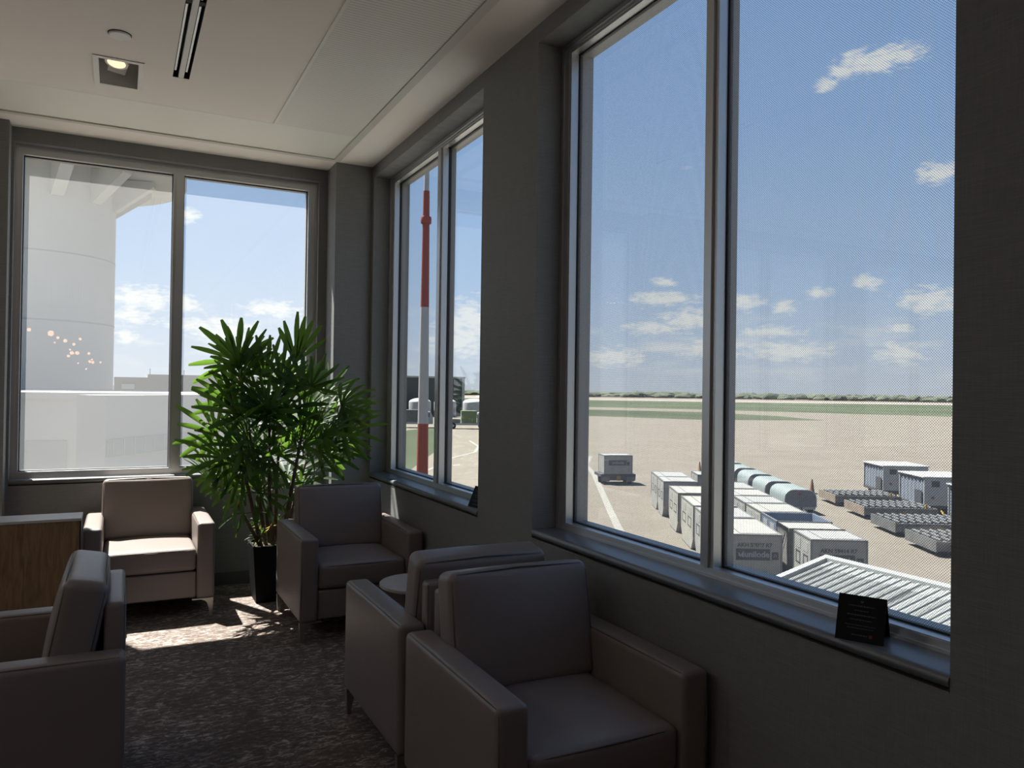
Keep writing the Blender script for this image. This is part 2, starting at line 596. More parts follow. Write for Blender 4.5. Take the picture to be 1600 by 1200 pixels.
def plates(bm, axis, u0, u1, v0, v1, w0, w1, holes):
    """slab with rectangular holes. axis 'x': u=y v=z w=x ; 'y': u=x v=z w=y ; 'z': u=x v=y w=z. Shared-vertex shell."""
    us = sorted({u0, u1} | {h[0] for h in holes} | {h[1] for h in holes})
    vs = sorted({v0, v1} | {h[2] for h in holes} | {h[3] for h in holes})

    def P(u, v, w):
        return {'x': (w, u, v), 'y': (u, w, v), 'z': (u, v, w)}[axis]
    cache = {}

    def V(u, v, w):
        k = (round(u, 5), round(v, 5), round(w, 5))
        if k not in cache:
            cache[k] = bm.verts.new(P(u, v, w))
        return cache[k]

    def solid(i, j):
        if i < 0 or j < 0 or i >= len(us) - 1 or j >= len(vs) - 1:
            return False
        cu, cv = (us[i] + us[i + 1]) / 2, (vs[j] + vs[j + 1]) / 2
        return not any(h[0] < cu < h[1] and h[2] < cv < h[3] for h in holes)
    for i in range(len(us) - 1):
        for j in range(len(vs) - 1):
            if not solid(i, j):
                continue
            a, b, c, d = us[i], us[i + 1], vs[j], vs[j + 1]
            for w in (w0, w1):
                bm.faces.new([V(a, c, w), V(b, c, w), V(b, d, w), V(a, d, w)])
            if not solid(i - 1, j):
                bm.faces.new([V(a, c, w0), V(a, d, w0), V(a, d, w1), V(a, c, w1)])
            if not solid(i + 1, j):
                bm.faces.new([V(b, c, w0), V(b, d, w0), V(b, d, w1), V(b, c, w1)])
            if not solid(i, j - 1):
                bm.faces.new([V(a, c, w0), V(b, c, w0), V(b, c, w1), V(a, c, w1)])
            if not solid(i, j + 1):
                bm.faces.new([V(a, d, w0), V(b, d, w0), V(b, d, w1), V(a, d, w1)])
    return bm


def prism(bm, pts, axis, a, b):
    """extrude polygon pts (2D) along axis. 'x': pts=(y,z); 'y': pts=(x,z); 'z': pts=(x,y)"""
    def P(p, w):
        return {'x': (w, p[0], p[1]), 'y': (p[0], w, p[1]), 'z': (p[0], p[1], w)}[axis]
    A = [bm.verts.new(P(p, a)) for p in pts]
    C = [bm.verts.new(P(p, b)) for p in pts]
    n = len(pts)
    bm.faces.new(A)
    bm.faces.new(list(reversed(C)))
    for i in range(n):
        bm.faces.new([A[i], A[(i + 1) % n], C[(i + 1) % n], C[i]])
    return bm


def lathe(bm, prof, cx=0, cy=0, n=32, cap=True):
    rings = []
    for r, z in prof:
        rings.append([bm.verts.new((cx + r * math.cos(2 * math.pi * i / n), cy + r * math.sin(2 * math.pi * i / n), z)) for i in range(n)])
    for a, b in zip(rings, rings[1:]):
        for i in range(n):
            bm.faces.new([a[i], a[(i + 1) % n], b[(i + 1) % n], b[i]])
    if cap:
        bm.faces.new(list(reversed(rings[0])))
        bm.faces.new(rings[-1])
    return bm


def tube(bm, pts, r, n=6, r_end=None, closed=False):
    pts = [Vector(p) for p in pts]
    rings = []
    m = len(pts)
    for i, p in enumerate(pts):
        if closed:
            t = pts[(i + 1) % m] - pts[i - 1]
        else:
            t = pts[min(i + 1, m - 1)] - pts[max(i - 1, 0)]
        t.normalize()
        up = Vector((0, 0, 1)) if abs(t.z) < 0.9 else Vector((1, 0, 0))
        a = t.cross(up).normalized()
        b = t.cross(a).normalized()
        rr = r if r_end is None else r + (r_end - r) * i / (m - 1)
        rings.append([bm.verts.new(p + rr * (math.cos(2 * math.pi * k / n) * a + math.sin(2 * math.pi * k / n) * b)) for k in range(n)])
    pairs = list(zip(rings, rings[1:]))
    if closed:
        pairs.append((rings[-1], rings[0]))
    for a, b in pairs:
        for k in range(n):
            bm.faces.new([a[k], a[(k + 1) % n], b[(k + 1) % n], b[k]])
    if not closed:
        bm.faces.new(rings[0])
        bm.faces.new(list(reversed(rings[-1])))
    return bm


def cushion(bm, cx, cy, cz, sx, sy, sz, r=0.03, bulge=(0, 0, 0), n=10, xf=None, waves=None):
    """rounded box with bulging faces; sx.. full sizes. xf optional Matrix applied after."""
    hx, hy, hz = sx / 2, sy / 2, sz / 2
    r = min(r, hx, hy, hz)
    verts = {}

    def mp(u, v, w):
        p = Vector((u * hx, v * hy, w * hz))
        inner = Vector((max(-hx + r, min(hx - r, p.x)), max(-hy + r, min(hy - r, p.y)), max(-hz + r, min(hz - r, p.z))))
        d = p - inner
        if d.length > 1e-9:
            q = inner + d.normalized() * min(r, 10)
        else:
            q = p
        q.x += (1 if u > 0 else -1) * bulge[0] * (1 - v * v) * (1 - w * w) * abs(u)
        q.y += (1 if v > 0 else -1) * bulge[1] * (1 - u * u) * (1 - w * w) * abs(v)
        q.z += (1 if w > 0 else -1) * bulge[2] * (1 - u * u) * (1 - v * v) * abs(w)
        if waves:
            q += waves(q)
        q += Vector((cx, cy, cz))
        if xf:
            q = xf @ q
        return q

    def coords(h):
        # parameters, dense near the rounded edge
        k = r / h if h > 0 else 0.5
        inn = [(-1 + k) + (2 - 2 * k) * i / n for i in range(n + 1)]
        ed = [1 - k * (1 - math.tan(math.radians(a)) ) if False else 0 for a in ()]
        e = [1 - k * 0.66, 1 - k * 0.33]
        lo = [-1, -1 + k * 0.33, -1 + k * 0.66]
        return lo + inn + [1 - k * 0.66, 1 - k * 0.33, 1]
    U, V_, W_ = coords(hx), coords(hy), coords(hz)

    def G(u, v, w):
        key = (round(u, 4), round(v, 4), round(w, 4))
        if key not in verts:
            verts[key] = bm.verts.new(mp(u, v, w))
        return verts[key]

    def grid(A, C, f):
        for i in range(len(A) - 1):
            for j in range(len(C) - 1):
                q = [f(A[i], C[j]), f(A[i + 1], C[j]), f(A[i + 1], C[j + 1]), f(A[i], C[j + 1])]
                if len(set(q)) == 4:
                    bm.faces.new(q)
    for s in (-1, 1):
        grid(U, V_, lambda a, b: G(a, b, s))
        grid(U, W_, lambda a, b: G(a, s, b))
        grid(V_, W_, lambda a, b: G(s, a, b))
    return bm


def text_mesh(name, body, size, m, parent, loc, rot, bold=0.0, extr=0.004, align='CENTER'):
    c = bpy.data.curves.new(name, 'FONT')
    c.body = body
    c.size = size
    c.extrude = extr
    c.offset = bold
    c.align_x = align
    c.align_y = 'CENTER'
    o = bpy.data.objects.new(name, c)
    COL.objects.link(o)
    bpy.context.view_layer.update()
    me = bpy.data.meshes.new_from_object(o.evaluated_get(bpy.context.evaluated_depsgraph_get()))
    bpy.data.objects.remove(o)
    me.materials.clear()
    me.materials.append(m)
    t = bpy.data.objects.new(name, me)
    COL.objects.link(t)
    t.parent = parent
    t.location = loc
    t.rotation_euler = rot
    return t


# ------------------------------------------------------------------ room shell
ZC = 3.35
XR = 1.807
YF = 6.39
ZS, ZT = 0.83, 3.26
S = 'structure'
tag(link('floor', B((-7, 2.08, -7.5, 6.6, -0.2, 0)), M_CARPET), kind=S)

bm = bmesh.new()
plates(bm, 'z', -7, 2.08, -7.5, 6.6, ZC, ZC + 0.22, [(-0.148, 0.080, 4.785, 5.215), (0.245, 0.335, -1.0, 4.90)])
tag(link('ceiling', bm, M_CEIL), kind=S)
bm = bmesh.new()
plates(bm, 'x', -7.5, 6.6, -0.2, 3.6, XR, 2.08, [(1.187, 3.316, ZS, ZT), (3.957, 6.06, ZS, ZT), (-3.2, -1.1, ZS, ZT)])
tag(link('wall_right', bm, M_WALL), kind=S)
bm = bmesh.new()
plates(bm, 'y', -7, XR, -0.2, 3.6, YF, 6.60, [(-0.683, 1.443, ZS, 3.25), (-3.6, -1.45, ZS, 3.25), (-6.2, -4.05, ZS, 3.25)])
tag(link('wall_far', bm, M_WALL), kind=S)
tag(link('wall_left', B((-7.2, -7, -7.5, 6.6, -0.2, 3.6)), M_WALL), kind=S)
tag(link('wall_back', B((-7.2, 2.08, -7.7, -7.5, -0.2, 3.6)), M_WALL), kind=S)
# corner pier and pier left of the far window
tag(link('wall_corner_pier', B((1.51, XR, 6.11, YF, 0, ZC)), M_WALL), kind=S)
tag(link('wall_left_pier', B((-1.40, -0.70, 6.25, YF, 0, ZC)), M_WALL), kind=S)

# ceiling panels and linear trims
bm = B((1.476, 1.526, -7.4, 6.078, ZC - 0.010, ZC))
box(bm, 1.470, 1.4755, -7.4, 6.025, ZC - 0.004, ZC)
tag(link('trim_1', bm, M_TRIM), kind=S)
bm = B((-6.9, 1.476, 6.030, 6.078, ZC - 0.010, ZC))
tag(link('trim_2', bm, M_TRIM), kind=S)
tag(link('trim_3', B((-6.9, 1.476, 5.435, 6.026, ZC - 0.0008, ZC)), M_CEILP), kind=S)


def perforated():
    m = bpy.data.materials.new('fine_slotted_panel')
    m.use_nodes = True
    t = m.node_tree
    b = t.nodes['Principled BSDF']
    b.inputs['Roughness'].default_value = 0.5
    tcn = t.nodes.new('ShaderNodeTexCoord')
    s = t.nodes.new('ShaderNodeSeparateXYZ')
    t.links.new(tcn.outputs['Object'], s.inputs[0])
    fr = mth(t, 'FRACT', mth(t, 'MULTIPLY', s.outputs[1], 1 / 0.025))
    k = mth(t, 'LESS_THAN', fr, 0.35)
    t.links.new(ramp(t, k, [(0.0, (0.80, 0.765, 0.72)), (1.0, (0.64, 0.61, 0.575))]), b.inputs['Base Color'])
    return m


bm = B((0.925, 1.468, -7.3, 5.425, ZC - 0.006, ZC))
tag(link('trim_4', bm, perforated()), kind=S)
tag(link('trim_5', B((0.905, 0.9245, -7.3, 5.425, ZC - 0.006, ZC)), M_CEILP), kind=S)
# baseboards
tag(link('baseboard_far', bevel(B((-0.70, 1.51, YF - 0.012, YF, 0, 0.10)), 0.003), M_BASEB), kind=S)
tag(link('baseboard_right', bevel(B((XR - 0.012, XR, -7.4, 6.11, 0, 0.10)), 0.003), M_BASEB), kind=S)


def sill(name, axis, u0, u1, wall, depth):
    # board with a rounded nose over a dark shadow slot
    bm = bmesh.new()
    z0, z1 = 0.838, 0.874
    r = 0.016
    pts = [(wall + depth, z0), (wall - 0.004 + r, z0)]
    for i in range(7):
        a = math.radians(-90 - 180 * i / 6)
        pts.append((wall - 0.004 + r + 0.018 * math.cos(a), (z0 + z1) / 2 + 0.018 * math.sin(a)))
    pts += [(wall + depth, z1)]
    if axis == 'y':
        prism(bm, pts, 'y', u0, u1)
    else:
        prism(bm, pts, 'x', u0, u1)
    o = link(name, bm, M_SILL, smooth=True, autos=40)
    tag(o, kind=S)
    bm = bmesh.new()
    if axis == 'y':
        box(bm, wall + 0.03, wall + depth, u0, u1, 0.8305, 0.8379)
    else:
        box(bm, u0, u1, wall + 0.03, wall + depth, 0.8305, 0.8379)
    link('shadow_slot', bm, M_DARK, o)
    bm = bmesh.new()
    if axis == 'y':
        box(bm, wall - 0.002, wall + 0.028, u0, u1, 0.8302, 0.8330)
    else:
        box(bm, u0, u1, wall - 0.002, wall + 0.028, 0.8302, 0.8330)
    link('edge_strip', bm, M_LEG, o)
    return o


sill('trim_6', 'y', 1.188, 3.315, XR, 0.150)
sill('trim_7', 'y', 3.958, 5.585, XR, 0.150)
sill('trim_8', 'y', 5.592, 6.059, XR, 0.150)
sill('trim_9', 'x', -0.682, 1.442, YF, 0.085)
sill('trim_10', 'y', -3.199, -1.101, XR, 0.150)
sill('trim_11', 'x', -3.599, -1.451, YF, 0.085)


def window(name, axis, base, u0, u1, z0, z1, fl, fr_, ft, fb, m0, m1, inner, flip):
    """frame in an opening. base = frame face coordinate on the wall axis, depth grows outwards."""
    w = bpy.data.objects.new(name, None)
    COL.objects.link(w)
    tag(w, kind=S)
    gd = 0.050   # interior depth to the glass
    od = 0.125

    def bx(bm, a, b, c, d, e, f, mi=0):   # u,v(depth),z
        if axis == 'y':
            box(bm, base + c, base + d, a, b, e, f, mi)
        else:
            box(bm, a, b, base + c, base + d, e, f, mi)

    def ring(bm, a, b, c, d, za, zb, l, r, t, bt):
        bx(bm, a, a + l, c, d, za, zb)
        bx(bm, b - r, b, c, d, za, zb)
        bx(bm, a + l, b - r, c, d, zb - t, zb)
        bx(bm, a + l, b - r, c, d, za, za + bt)
    bm = bmesh.new()
    ring(bm, u0, u1, 0, gd, z0, z1, fl, fr_, ft, fb)
    link('frame', bm, M_ALU, w)
    bm = bmesh.new()
    ring(bm, u0, u1, -0.008, -0.0002, z0 + 0.0, z1, 0.022, 0.022, 0.020, 0.010)
    ring(bm, u0, u1, -0.003, -0.0001, z0, z1, fl - 0.016, fr_ - 0.016, ft - 0.014, fb - 0.004)
    link('frame_bead', bm, M_ALU, w)
    bm = bmesh.new()
    bx(bm, m0, m1, 0, gd, z0 + fb, z1 - ft)
    bx(bm, m0 + 0.02, m1 - 0.02, -0.010, -0.0002, z0 + fb, z1 - ft)
    link('mullion', bm, M_ALU, w)
    bm = bmesh.new()
    ring(bm, u0, u1, gd + 0.012, od, z0, z1, fl + 0.002, fr_ + 0.002, ft + 0.002, fb + 0.002)
    bx(bm, m0 - 0.002, m1 + 0.002, gd + 0.012, gd + 0.045, z0 + fb, z1 - ft)
    link('exterior_frame', bm, M_ALUD, w)
    a0, a1 = u0 + fl, u1 - fr_
    for (pa, pb) in ((a0, m0), (m1, a1)):
        bm = bmesh.new()
        g = 0.006
        for q in ((pa, pa + g, z0 + fb, z1 - ft), (pb - g, pb, z0 + fb, z1 - ft), (pa + g, pb - g, z1 - ft - g, z1 - ft), (pa + g, pb - g, z0 + fb, z0 + fb + g)):
            bx(bm, q[0], q[1], gd - 0.007, gd + 0.0115, q[2], q[3])
        gk = link('gasket', bm, M_GASK, w)
        bm = bmesh.new()
        if axis == 'y':
            fs = box(bm, base + gd, base + gd + 0.008, pa + g, pb - g, z0 + fb + g, z1 - ft - g)
            for f in fs:
                f.material_index = 0 if f.calc_center_median().x < base + gd + 0.001 else 1
        else:
            fs = box(bm, pa + g, pb - g, base + gd, base + gd + 0.008, z0 + fb + g, z1 - ft - g)
            for f in fs:
                f.material_index = 0 if f.calc_center_median().y < base + gd + 0.001 else 1
        # only the two large faces carry optics; drop the thin rim
        rim = [f for f in bm.faces if abs(f.normal.x if axis == 'y' else f.normal.y) < 0.5]
        bm.normal_update()
        rim = [f for f in bm.faces if abs(f.normal.x if axis == 'y' else f.normal.y) < 0.5]
        bmesh.ops.delete(bm, geom=rim, context='FACES_ONLY')
        link('glass_pane', bm, inner, w)
    return w


window('window_1', 'y', 1.95, 1.187, 3.316, 0.874, ZT, 0.075, 0.080, 0.050, 0.034, 2.186, 2.257, (M_GLASSF, M_GLASSP), 1)
window('window_2', 'y', 1.95, 3.957, 6.06, 0.874, ZT, 0.075, 0.100, 0.050, 0.034, 4.918, 5.011, (M_GLASS, M_GLASSP), 1)
window('window_3', 'x', 6.47, -0.683, 1.443, 0.874, 3.25, 0.045, 0.070, 0.065, 0.046, 0.344, 0.421, (M_GLASSP, M_GLASSD), 1)
window('added_window_4', 'y', 1.95, -3.2, -1.1, 0.874, ZT, 0.075, 0.080, 0.050, 0.034, -2.2, -2.12, (M_GLASS, M_GLASSP), 1)  # unseen window behind the camera, added to bring in daylight
window('added_window_5', 'x', 6.47, -3.6, -1.45, 0.874, 3.25, 0.045, 0.070, 0.065, 0.046, -2.56, -2.48, (M_GLASSP, M_GLASSD), 1)  # out of view, added to let more light in from the left
window('added_window_6', 'x', 6.47, -6.2, -4.05, 0.874, 3.25, 0.045, 0.070, 0.065, 0.046, -5.16, -5.08, (M_GLASSP, M_GLASSD), 1)  # unseen, added so sun on the floor brightens the ceiling
sill('trim_14', 'x', -6.199, -4.051, YF, 0.085)
# roof overhang outside, above the far windows: shades the top of the glass
tag(link('trim_12', B((-8, 1.98, 6.60, 6.86, 3.80, 4.0), (-8, 1.98, -8, 6.86, 4.0, 4.1)), M_BLD), kind=S)
tag(link('trim_13', B((-8, 2.1, 6.60, 6.66, -4.05, -0.2)), M_BLD), kind=S)

# ------------------------------------------------------------------ ceiling fittings
t = thing('recessed_downlight', 'square recessed ceiling light with a white rim and tilted warm lamp', 'ceiling light', (-0.034, 5.0, ZC))
bm = bmesh.new()
plates(bm, 'z', -0.128, 0.128, -0.229, 0.229, -0.006, -0.0005, [(-0.100, 0.100, -0.200, 0.200)])
link('rim', bm, M_CARPL, t)
bm = bmesh.new()
plates(bm, 'z', -0.112, 0.112, -0.213, 0.213, 0.0, 0.20, [(-0.104, 0.104, -0.205, 0.205)])
box(bm, -0.112, 0.112, -0.213, 0.213, 0.20, 0.21)
link('housing', bm, M_GREYM, t)
bm = bmesh.new()
lathe(bm, [(0.052, 0.0), (0.060, 0.0), (0.062, 0.012), (0.050, 0.012)], n=28)
rg = link('lamp_ring', bm, M_CARPL, t, smooth=True, autos=40)
rg.location = (-0.012, -0.105, 0.018)
rg.rotation_euler = (math.radians(-12), math.radians(6), 0)
bm = bmesh.new()
lathe(bm, [(0.044, -0.001), (0.050, 0.004)], n=28)
lf = link('lamp_face', bm, M_LAMP, t)
lf.location = (-0.012, -0.105, 0.016)
lf.rotation_euler = rg.rotation_euler
bm = B((-0.05, 0.05, -0.05, 0.05, 0.0, 0.010))
br = link('lamp_bracket', bm, M_GREYM, t)
br.location = (0.0, 0.045, 0.062)
br.rotation_euler = (math.radians(-42), 0, math.radians(24))
bm = bmesh.new()
tube(bm, [(-0.07, -0.06, 0.05), (-0.085, -0.04, 0.13), (-0.05, 0.0, 0.19)], 0.006)
link('lamp_cable', bm, M_DARK, t)

t = thing('ceiling_cover_plate', 'small round white plate on the ceiling beside the recessed light', 'ceiling plate', (-0.029, 4.44, ZC))
bm = lathe(bmesh.new(), [(0.052, -0.0005), (0.052, -0.008), (0.047, -0.012)], n=40)
link('disc', bm, M_CARPL, t, smooth=True, autos=30)
bm = lathe(bmesh.new(), [(0.056, -0.0002), (0.0555, -0.003)], n=40)
link('shadow_gap', bm, M_DARK, t)

t = thing('slot_air_diffuser', 'long linear air diffuser with two black slots and white centre bar', 'air vent', (0.29, 1.95, ZC))
link('centre_bar', B((-0.014, 0.014, -2.945, 2.945, 0.0, 0.02)), M_CARPL, t)
link('plenum', B((-0.0448, -0.043, -2.95, 2.95, 0.002, 0.10), (0.043, 0.0448, -2.95, 2.95, 0.002, 0.10), (-0.0448, 0.0448, -2.95, 2.95, 0.10, 0.11), (-0.0448, 0.0448, 2.948, 2.9495, 0.002, 0.10)), M_DARK, t)
for s in (-1, 1):
    for k in range(6):
        y1 = 2.85 - k * 0.93
        bm = bmesh.new()
        xa = -0.043 if s < 0 else 0.016
        prism(bm, [(xa + 0.002, 0.004), (xa + 0.012, 0.004), (xa + 0.022, 0.045), (xa + 0.012, 0.045)], 'y', y1 - 0.86, y1)
        link('air_blade', bm, M_ALU, t)
        if k < 5:
            link('blade_clip', B((xa, xa + 0.026, y1 - 0.915, y1 - 0.88, 0.002, 0.03)), M_DARK, t)

# ------------------------------------------------------------------ armchairs
CW, CD = 0.79, 0.80


def armchair(label, loc, rz):
    t = thing('armchair', label, 'armchair', loc, rz, 'taupe leather lounge armchairs')
    hw, hd = CW / 2, CD / 2
    aw = 0.112
    for s in (-1, 1):
        bm = bmesh.new()
        cushion(bm, s * (hw - aw / 2), 0, 0.375, aw, CD, 0.51, r=0.022, bulge=(0.003, 0.0, 0.004), n=8)
        a = link('arm', bm, M_LEATHER, t, smooth=True)
        # piping round the top panel of the arm
        bm = bmesh.new()
        x0, x1 = s * (hw - 0.010), s * (hw - aw + 0.010)
        z = 0.624
        for xx in (x0, x1):
            tube(bm, [(xx, -hd + 0.02, z - 0.001), (xx, -hd * 0.4, z + 0.001), (xx, hd * 0.4, z + 0.001), (xx, hd - 0.02, z - 0.001)], 0.0035, 6)
        tube(bm, [(x0, -hd + 0.006, 0.61), (x0, -hd + 0.002, 0.4), (x0, -hd + 0.006, 0.14)], 0.003, 6)
        link('seam_piping', bm, M_PIPE, a, smooth=True)
    iw = CW - 2 * aw - 0.004
    bm = bmesh.new()
    cushion(bm, 0, -0.005, 0.215, iw, CD - 0.05, 0.175, r=0.012, n=4)
    link('seat_base', bm, M_LEATHER, t, smooth=True)
    bm = bmesh.new()
    cushion(bm, 0, -0.055, 0.385, iw - 0.002, CD - 0.13, 0.150, r=0.028, bulge=(0, 0.006, 0.016), n=10)
    sc = link('seat_cushion', bm, M_LEATHER, t, smooth=True)
    bm = bmesh.new()
    zf = 0.446
    tube(bm, [(-iw / 2 + 0.02, -0.055 - (CD - 0.13) / 2 + 0.008, zf), (0, -0.055 - (CD - 0.13) / 2 - 0.0005, zf + 0.004), (iw / 2 - 0.02, -0.055 - (CD - 0.13) / 2 + 0.008, zf)], 0.003, 6)
    link('seam_piping', bm, M_PIPE, sc, smooth=True)
    # upright rear frame between the arms
    bm = bmesh.new()
    cushion(bm, 0, hd - 0.036, 0.455, iw, 0.070, 0.66, r=0.018, bulge=(0, 0.003, 0.002), n=6)
    bf = link('back_frame', bm, M_LEATHER, t, smooth=True)
    bm = bmesh.new()
    tube(bm, [(-iw / 2 + 0.012, hd - 0.008, 0.778), (iw / 2 - 0.012, hd - 0.008, 0.778)], 0.003, 6)
    tube(bm, [(-iw / 2 + 0.006, hd - 0.006, 0.775), (-iw / 2 + 0.006, hd - 0.006, 0.16)], 0.003, 6)
    tube(bm, [(iw / 2 - 0.006, hd - 0.006, 0.775), (iw / 2 - 0.006, hd - 0.006, 0.16)], 0.003, 6)
    link('seam_piping', bm, M_PIPE, bf, smooth=True)
    # leaning back cushion
    th = math.radians(-11)
    xf = Matrix.Translation((0, hd - 0.205, 0.455)) @ Matrix.Rotation(th, 4, 'X')
    bm = bmesh.new()
    cushion(bm, 0, 0, 0.205, iw + 0.03, 0.145, 0.435, r=0.034, bulge=(0.004, 0.016, 0.006), n=12, xf=xf)
    bc = link('back_cushion', bm, M_LEATHER, t, smooth=True)
    bm = bmesh.new()
    e = (iw + 0.03) / 2 - 0.012
    for yy in (-0.062, 0.062):
        pts = [(-e, yy, 0.03), (-e - 0.003, yy, 0.2), (-e, yy, 0.385), (-e + 0.02, yy, 0.411), (0, yy, 0.4195), (e - 0.02, yy, 0.411), (e, yy, 0.385), (e + 0.003, yy, 0.2), (e, yy, 0.03)]
        tube(bm, [xf @ Vector(p) for p in pts], 0.0032, 6)
    link('seam_piping', bm, M_PIPE, bc, smooth=True)
    # metal corner legs with a bracket plate
    for sx in (-1, 1):
        for sy in (-1, 1):
            pts = [(0.006, 0), (0.024, 0), (0.030, 0.06)]
            for i in range(6):
                a = math.radians(180 - 90 * i / 5)
                pts.append((0.085 + 0.052 * math.cos(a), 0.060 + 0.052 * math.sin(a)))
            pts += [(0.135, 0.112), (0.135, 0.119), (0.0, 0.119)]
            bm = bmesh.new()
            prism(bm, [(sx * (hw - 0.004 - p[0]), p[1]) for p in pts], 'y', sy * (hd - 0.012), sy * (hd - 0.042))
            link('leg', bm, M_LEG, t)
    return t


chair_l = armchair('taupe leather armchair under the far window, its seat in the sun', (0.200, 5.972, 0), 0)
CH = [('taupe leather armchair in front of the potted palm, facing the room', (1.385, 5.135, 0), 0.0),
      ('taupe leather armchair under the side windows, turned away with its back to the nearest armchair', (1.375, 3.262, 0), math.pi),
      ('nearest taupe leather armchair under the big window, open towards the camera', (1.375, 2.395, 0), 0.0),
      ('taupe leather armchair cut by the left edge of the photo, seen from its side', (-0.365, 3.325, 0), -math.pi / 2)]
for lab, loc, rz in CH:
    c = copy_tree(chair_l)
    c.location = loc
    c.rotation_euler = (0, 0, rz)
    c['label'] = lab

# round side table between the two window chairs
t = thing('side_table', 'small round side table with a pale top between two armchairs', 'side table', (1.465, 3.99, 0))
link('table_top', lathe(bmesh.new(), [(0.196, 0.478), (0.203, 0.484), (0.203, 0.496), (0.198, 0.50)], n=56), M_TTOP, t, smooth=True, autos=30)
link('pole', lathe(bmesh.new(), [(0.022, 0.012), (0.022, 0.478)], n=20), M_LEG, t, smooth=True, autos=30)
link('foot_plate', lathe(bmesh.new(), [(0.155, 0.0), (0.155, 0.008), (0.03, 0.014)], n=40), M_LEG, t, smooth=True, autos=30)

# low wooden cabinet by the left edge
t = thing('low_cabinet', 'low oak cabinet with a pale top beyond the left armchair', 'cabinet', (-0.195, 5.32, 0))
link('body', bevel(B((-1.20, -0.0, 0.0, 0.24, 0.06, 0.728)), 0.002), M_OAK, t)
link('edge_strip', B((-0.006, 0.002, -0.003, 0.243, 0.06, 0.728)), M_DARK, t)
link('cabinet_top', bevel(B((-1.205, 0.003, -0.004, 0.245, 0.7285, 0.745)), 0.002), M_TOP, t)
link('plinth', B((-1.18, -0.02, 0.02, 0.22, 0.0, 0.0595)), M_DARK, t)

# ------------------------------------------------------------------ tent cards on the sills


def tent(label, loc, rz):
    t = thing('tent_card', label, 'table card', loc, rz, 'black tent cards on the window sills')
    hw, h, d = 0.062, 0.115, 0.052
    bm = bmesh.new()
    th = 0.0012
    for s in (-1, 1):
        prism(bm, [(s * d, 0), (s * d - s * th * 2, 0), (0, h - th * 2), (0, h)], 'x', -hw, hw)
    link('card', bm, M_CARD, t)
    # printed side leans back: local frame on the front leaf
    n_ = Vector((0, -h, d)).normalized()
    up = Vector((0, d, h)).normalized()
    LL = math.hypot(h, d)

    def strip(bm, x0, x1, v0, v1):
        o = n_ * 0.0005
        vs = []
        for (x, v) in ((x0, v0), (x1, v0), (x1, v1), (x0, v1)):
            p = Vector((x, -d, 0)) + up * v + Vector((0, -1, 0.45)).normalized() * 0.0006
            vs.append(bm.verts.new(p))
        f = bm.faces.new(vs)
    bm = bmesh.new()
    rnd = random.Random(4)
    for (v, w, hh, g) in ((0.095, 0.034, 0.0038, 0.004), (0.083, 0.018, 0.0026, 0.003), (0.070, 0.036, 0.0038, 0.004), (0.058, 0.028, 0.0026, 0.003), (0.043, 0.040, 0.0024, 0.006), (0.035, 0.034, 0.0024, 0.006), (0.016, 0.020, 0.004, 0.003)):
        x = -w
        while x < w:
            k = rnd.uniform(0.002, 0.008)
            strip(bm, x, min(x + k, w), v, v + hh)
            x += k + 0.0014
    link('printed_lines', bm, M_INK, t)
    bm = bmesh.new()
    c = []
    for i in range(14):
        a = 2 * math.pi * i / 14
        hx = 0.0048 * math.sin(a) ** 3
        hy = 0.0042 * (0.81 * math.cos(a) - 0.31 * math.cos(2 * a) - 0.12 * math.cos(3 * a) - 0.06 * math.cos(4 * a))
        c.append(bm.verts.new(Vector((hx, -d, 0)) + up * (0.109 + hy) + n_ * 0 + Vector((0, -1, 0.45)).normalized() * 0.0006))
    bm.faces.new(c)
    link('printed_emblem', bm, M_INK, t)
    bm = bmesh.new()
    strip(bm, 0.024, 0.032, 0.014, 0.022)
    link('red_mark', bm, M_RED, t)
    return t


tent('black folded tent card on the sill of the large window', (1.862, 1.478, 0.874), math.radians(-62))
c = copy_tree(bpy.data.objects['tent_card'])
c.location = (1.878, 4.065, 0.874)
c.rotation_euler = (0, 0, math.radians(-80))
c['label'] = 'black folded tent card on the farther sill, half hidden behind the wall'

# ------------------------------------------------------------------ potted lady palm
rnd = random.Random(11)
palm = thing('potted_palm', 'tall potted lady palm with fan leaves standing in the corner', 'potted plant', (1.02, 5.87, 0))
bm = bmesh.new()
for (a, b, z) in ((0.150, 0.165, 0),):
    pass
pot = bmesh.new()
prof = [(0.125, 0.0), (0.150, 0.46)]
vb = [pot.verts.new((sx * 0.125, sy * 0.125, 0)) for sx, sy in ((-1, -1), (1, -1), (1, 1), (-1, 1))]
vt = [pot.verts.new((sx * 0.155, sy * 0.155, 0.41)) for sx, sy in ((-1, -1), (1, -1), (1, 1), (-1, 1))]
vi = [pot.verts.new((sx * 0.138, sy * 0.138, 0.41)) for sx, sy in ((-1, -1), (1, -1), (1, 1), (-1, 1))]
vj = [pot.verts.new((sx * 0.136, sy * 0.136, 0.37)) for sx, sy in ((-1, -1), (1, -1), (1, 1), (-1, 1))]
pot.faces.new(vb)
for A_, B_ in ((vb, vt), (vt, vi), (vi, vj)):
    for i in range(4):
        pot.faces.new([A_[i], A_[(i + 1) % 4], B_[(i + 1) % 4], B_[i]])
link('planter', pot, M_POT, palm)
bm = bmesh.new()
gn = 9
gv = [[bm.verts.new((-0.13 + 0.26 * i / gn, -0.13 + 0.26 * j / gn, 0.385 + rnd.uniform(-0.008, 0.012))) for j in range(gn + 1)] for i in range(gn + 1)]
for i in range(gn):
    for j in range(gn):
        bm.faces.new([gv[i][j], gv[i + 1][j], gv[i + 1][j + 1], gv[i][j + 1]])
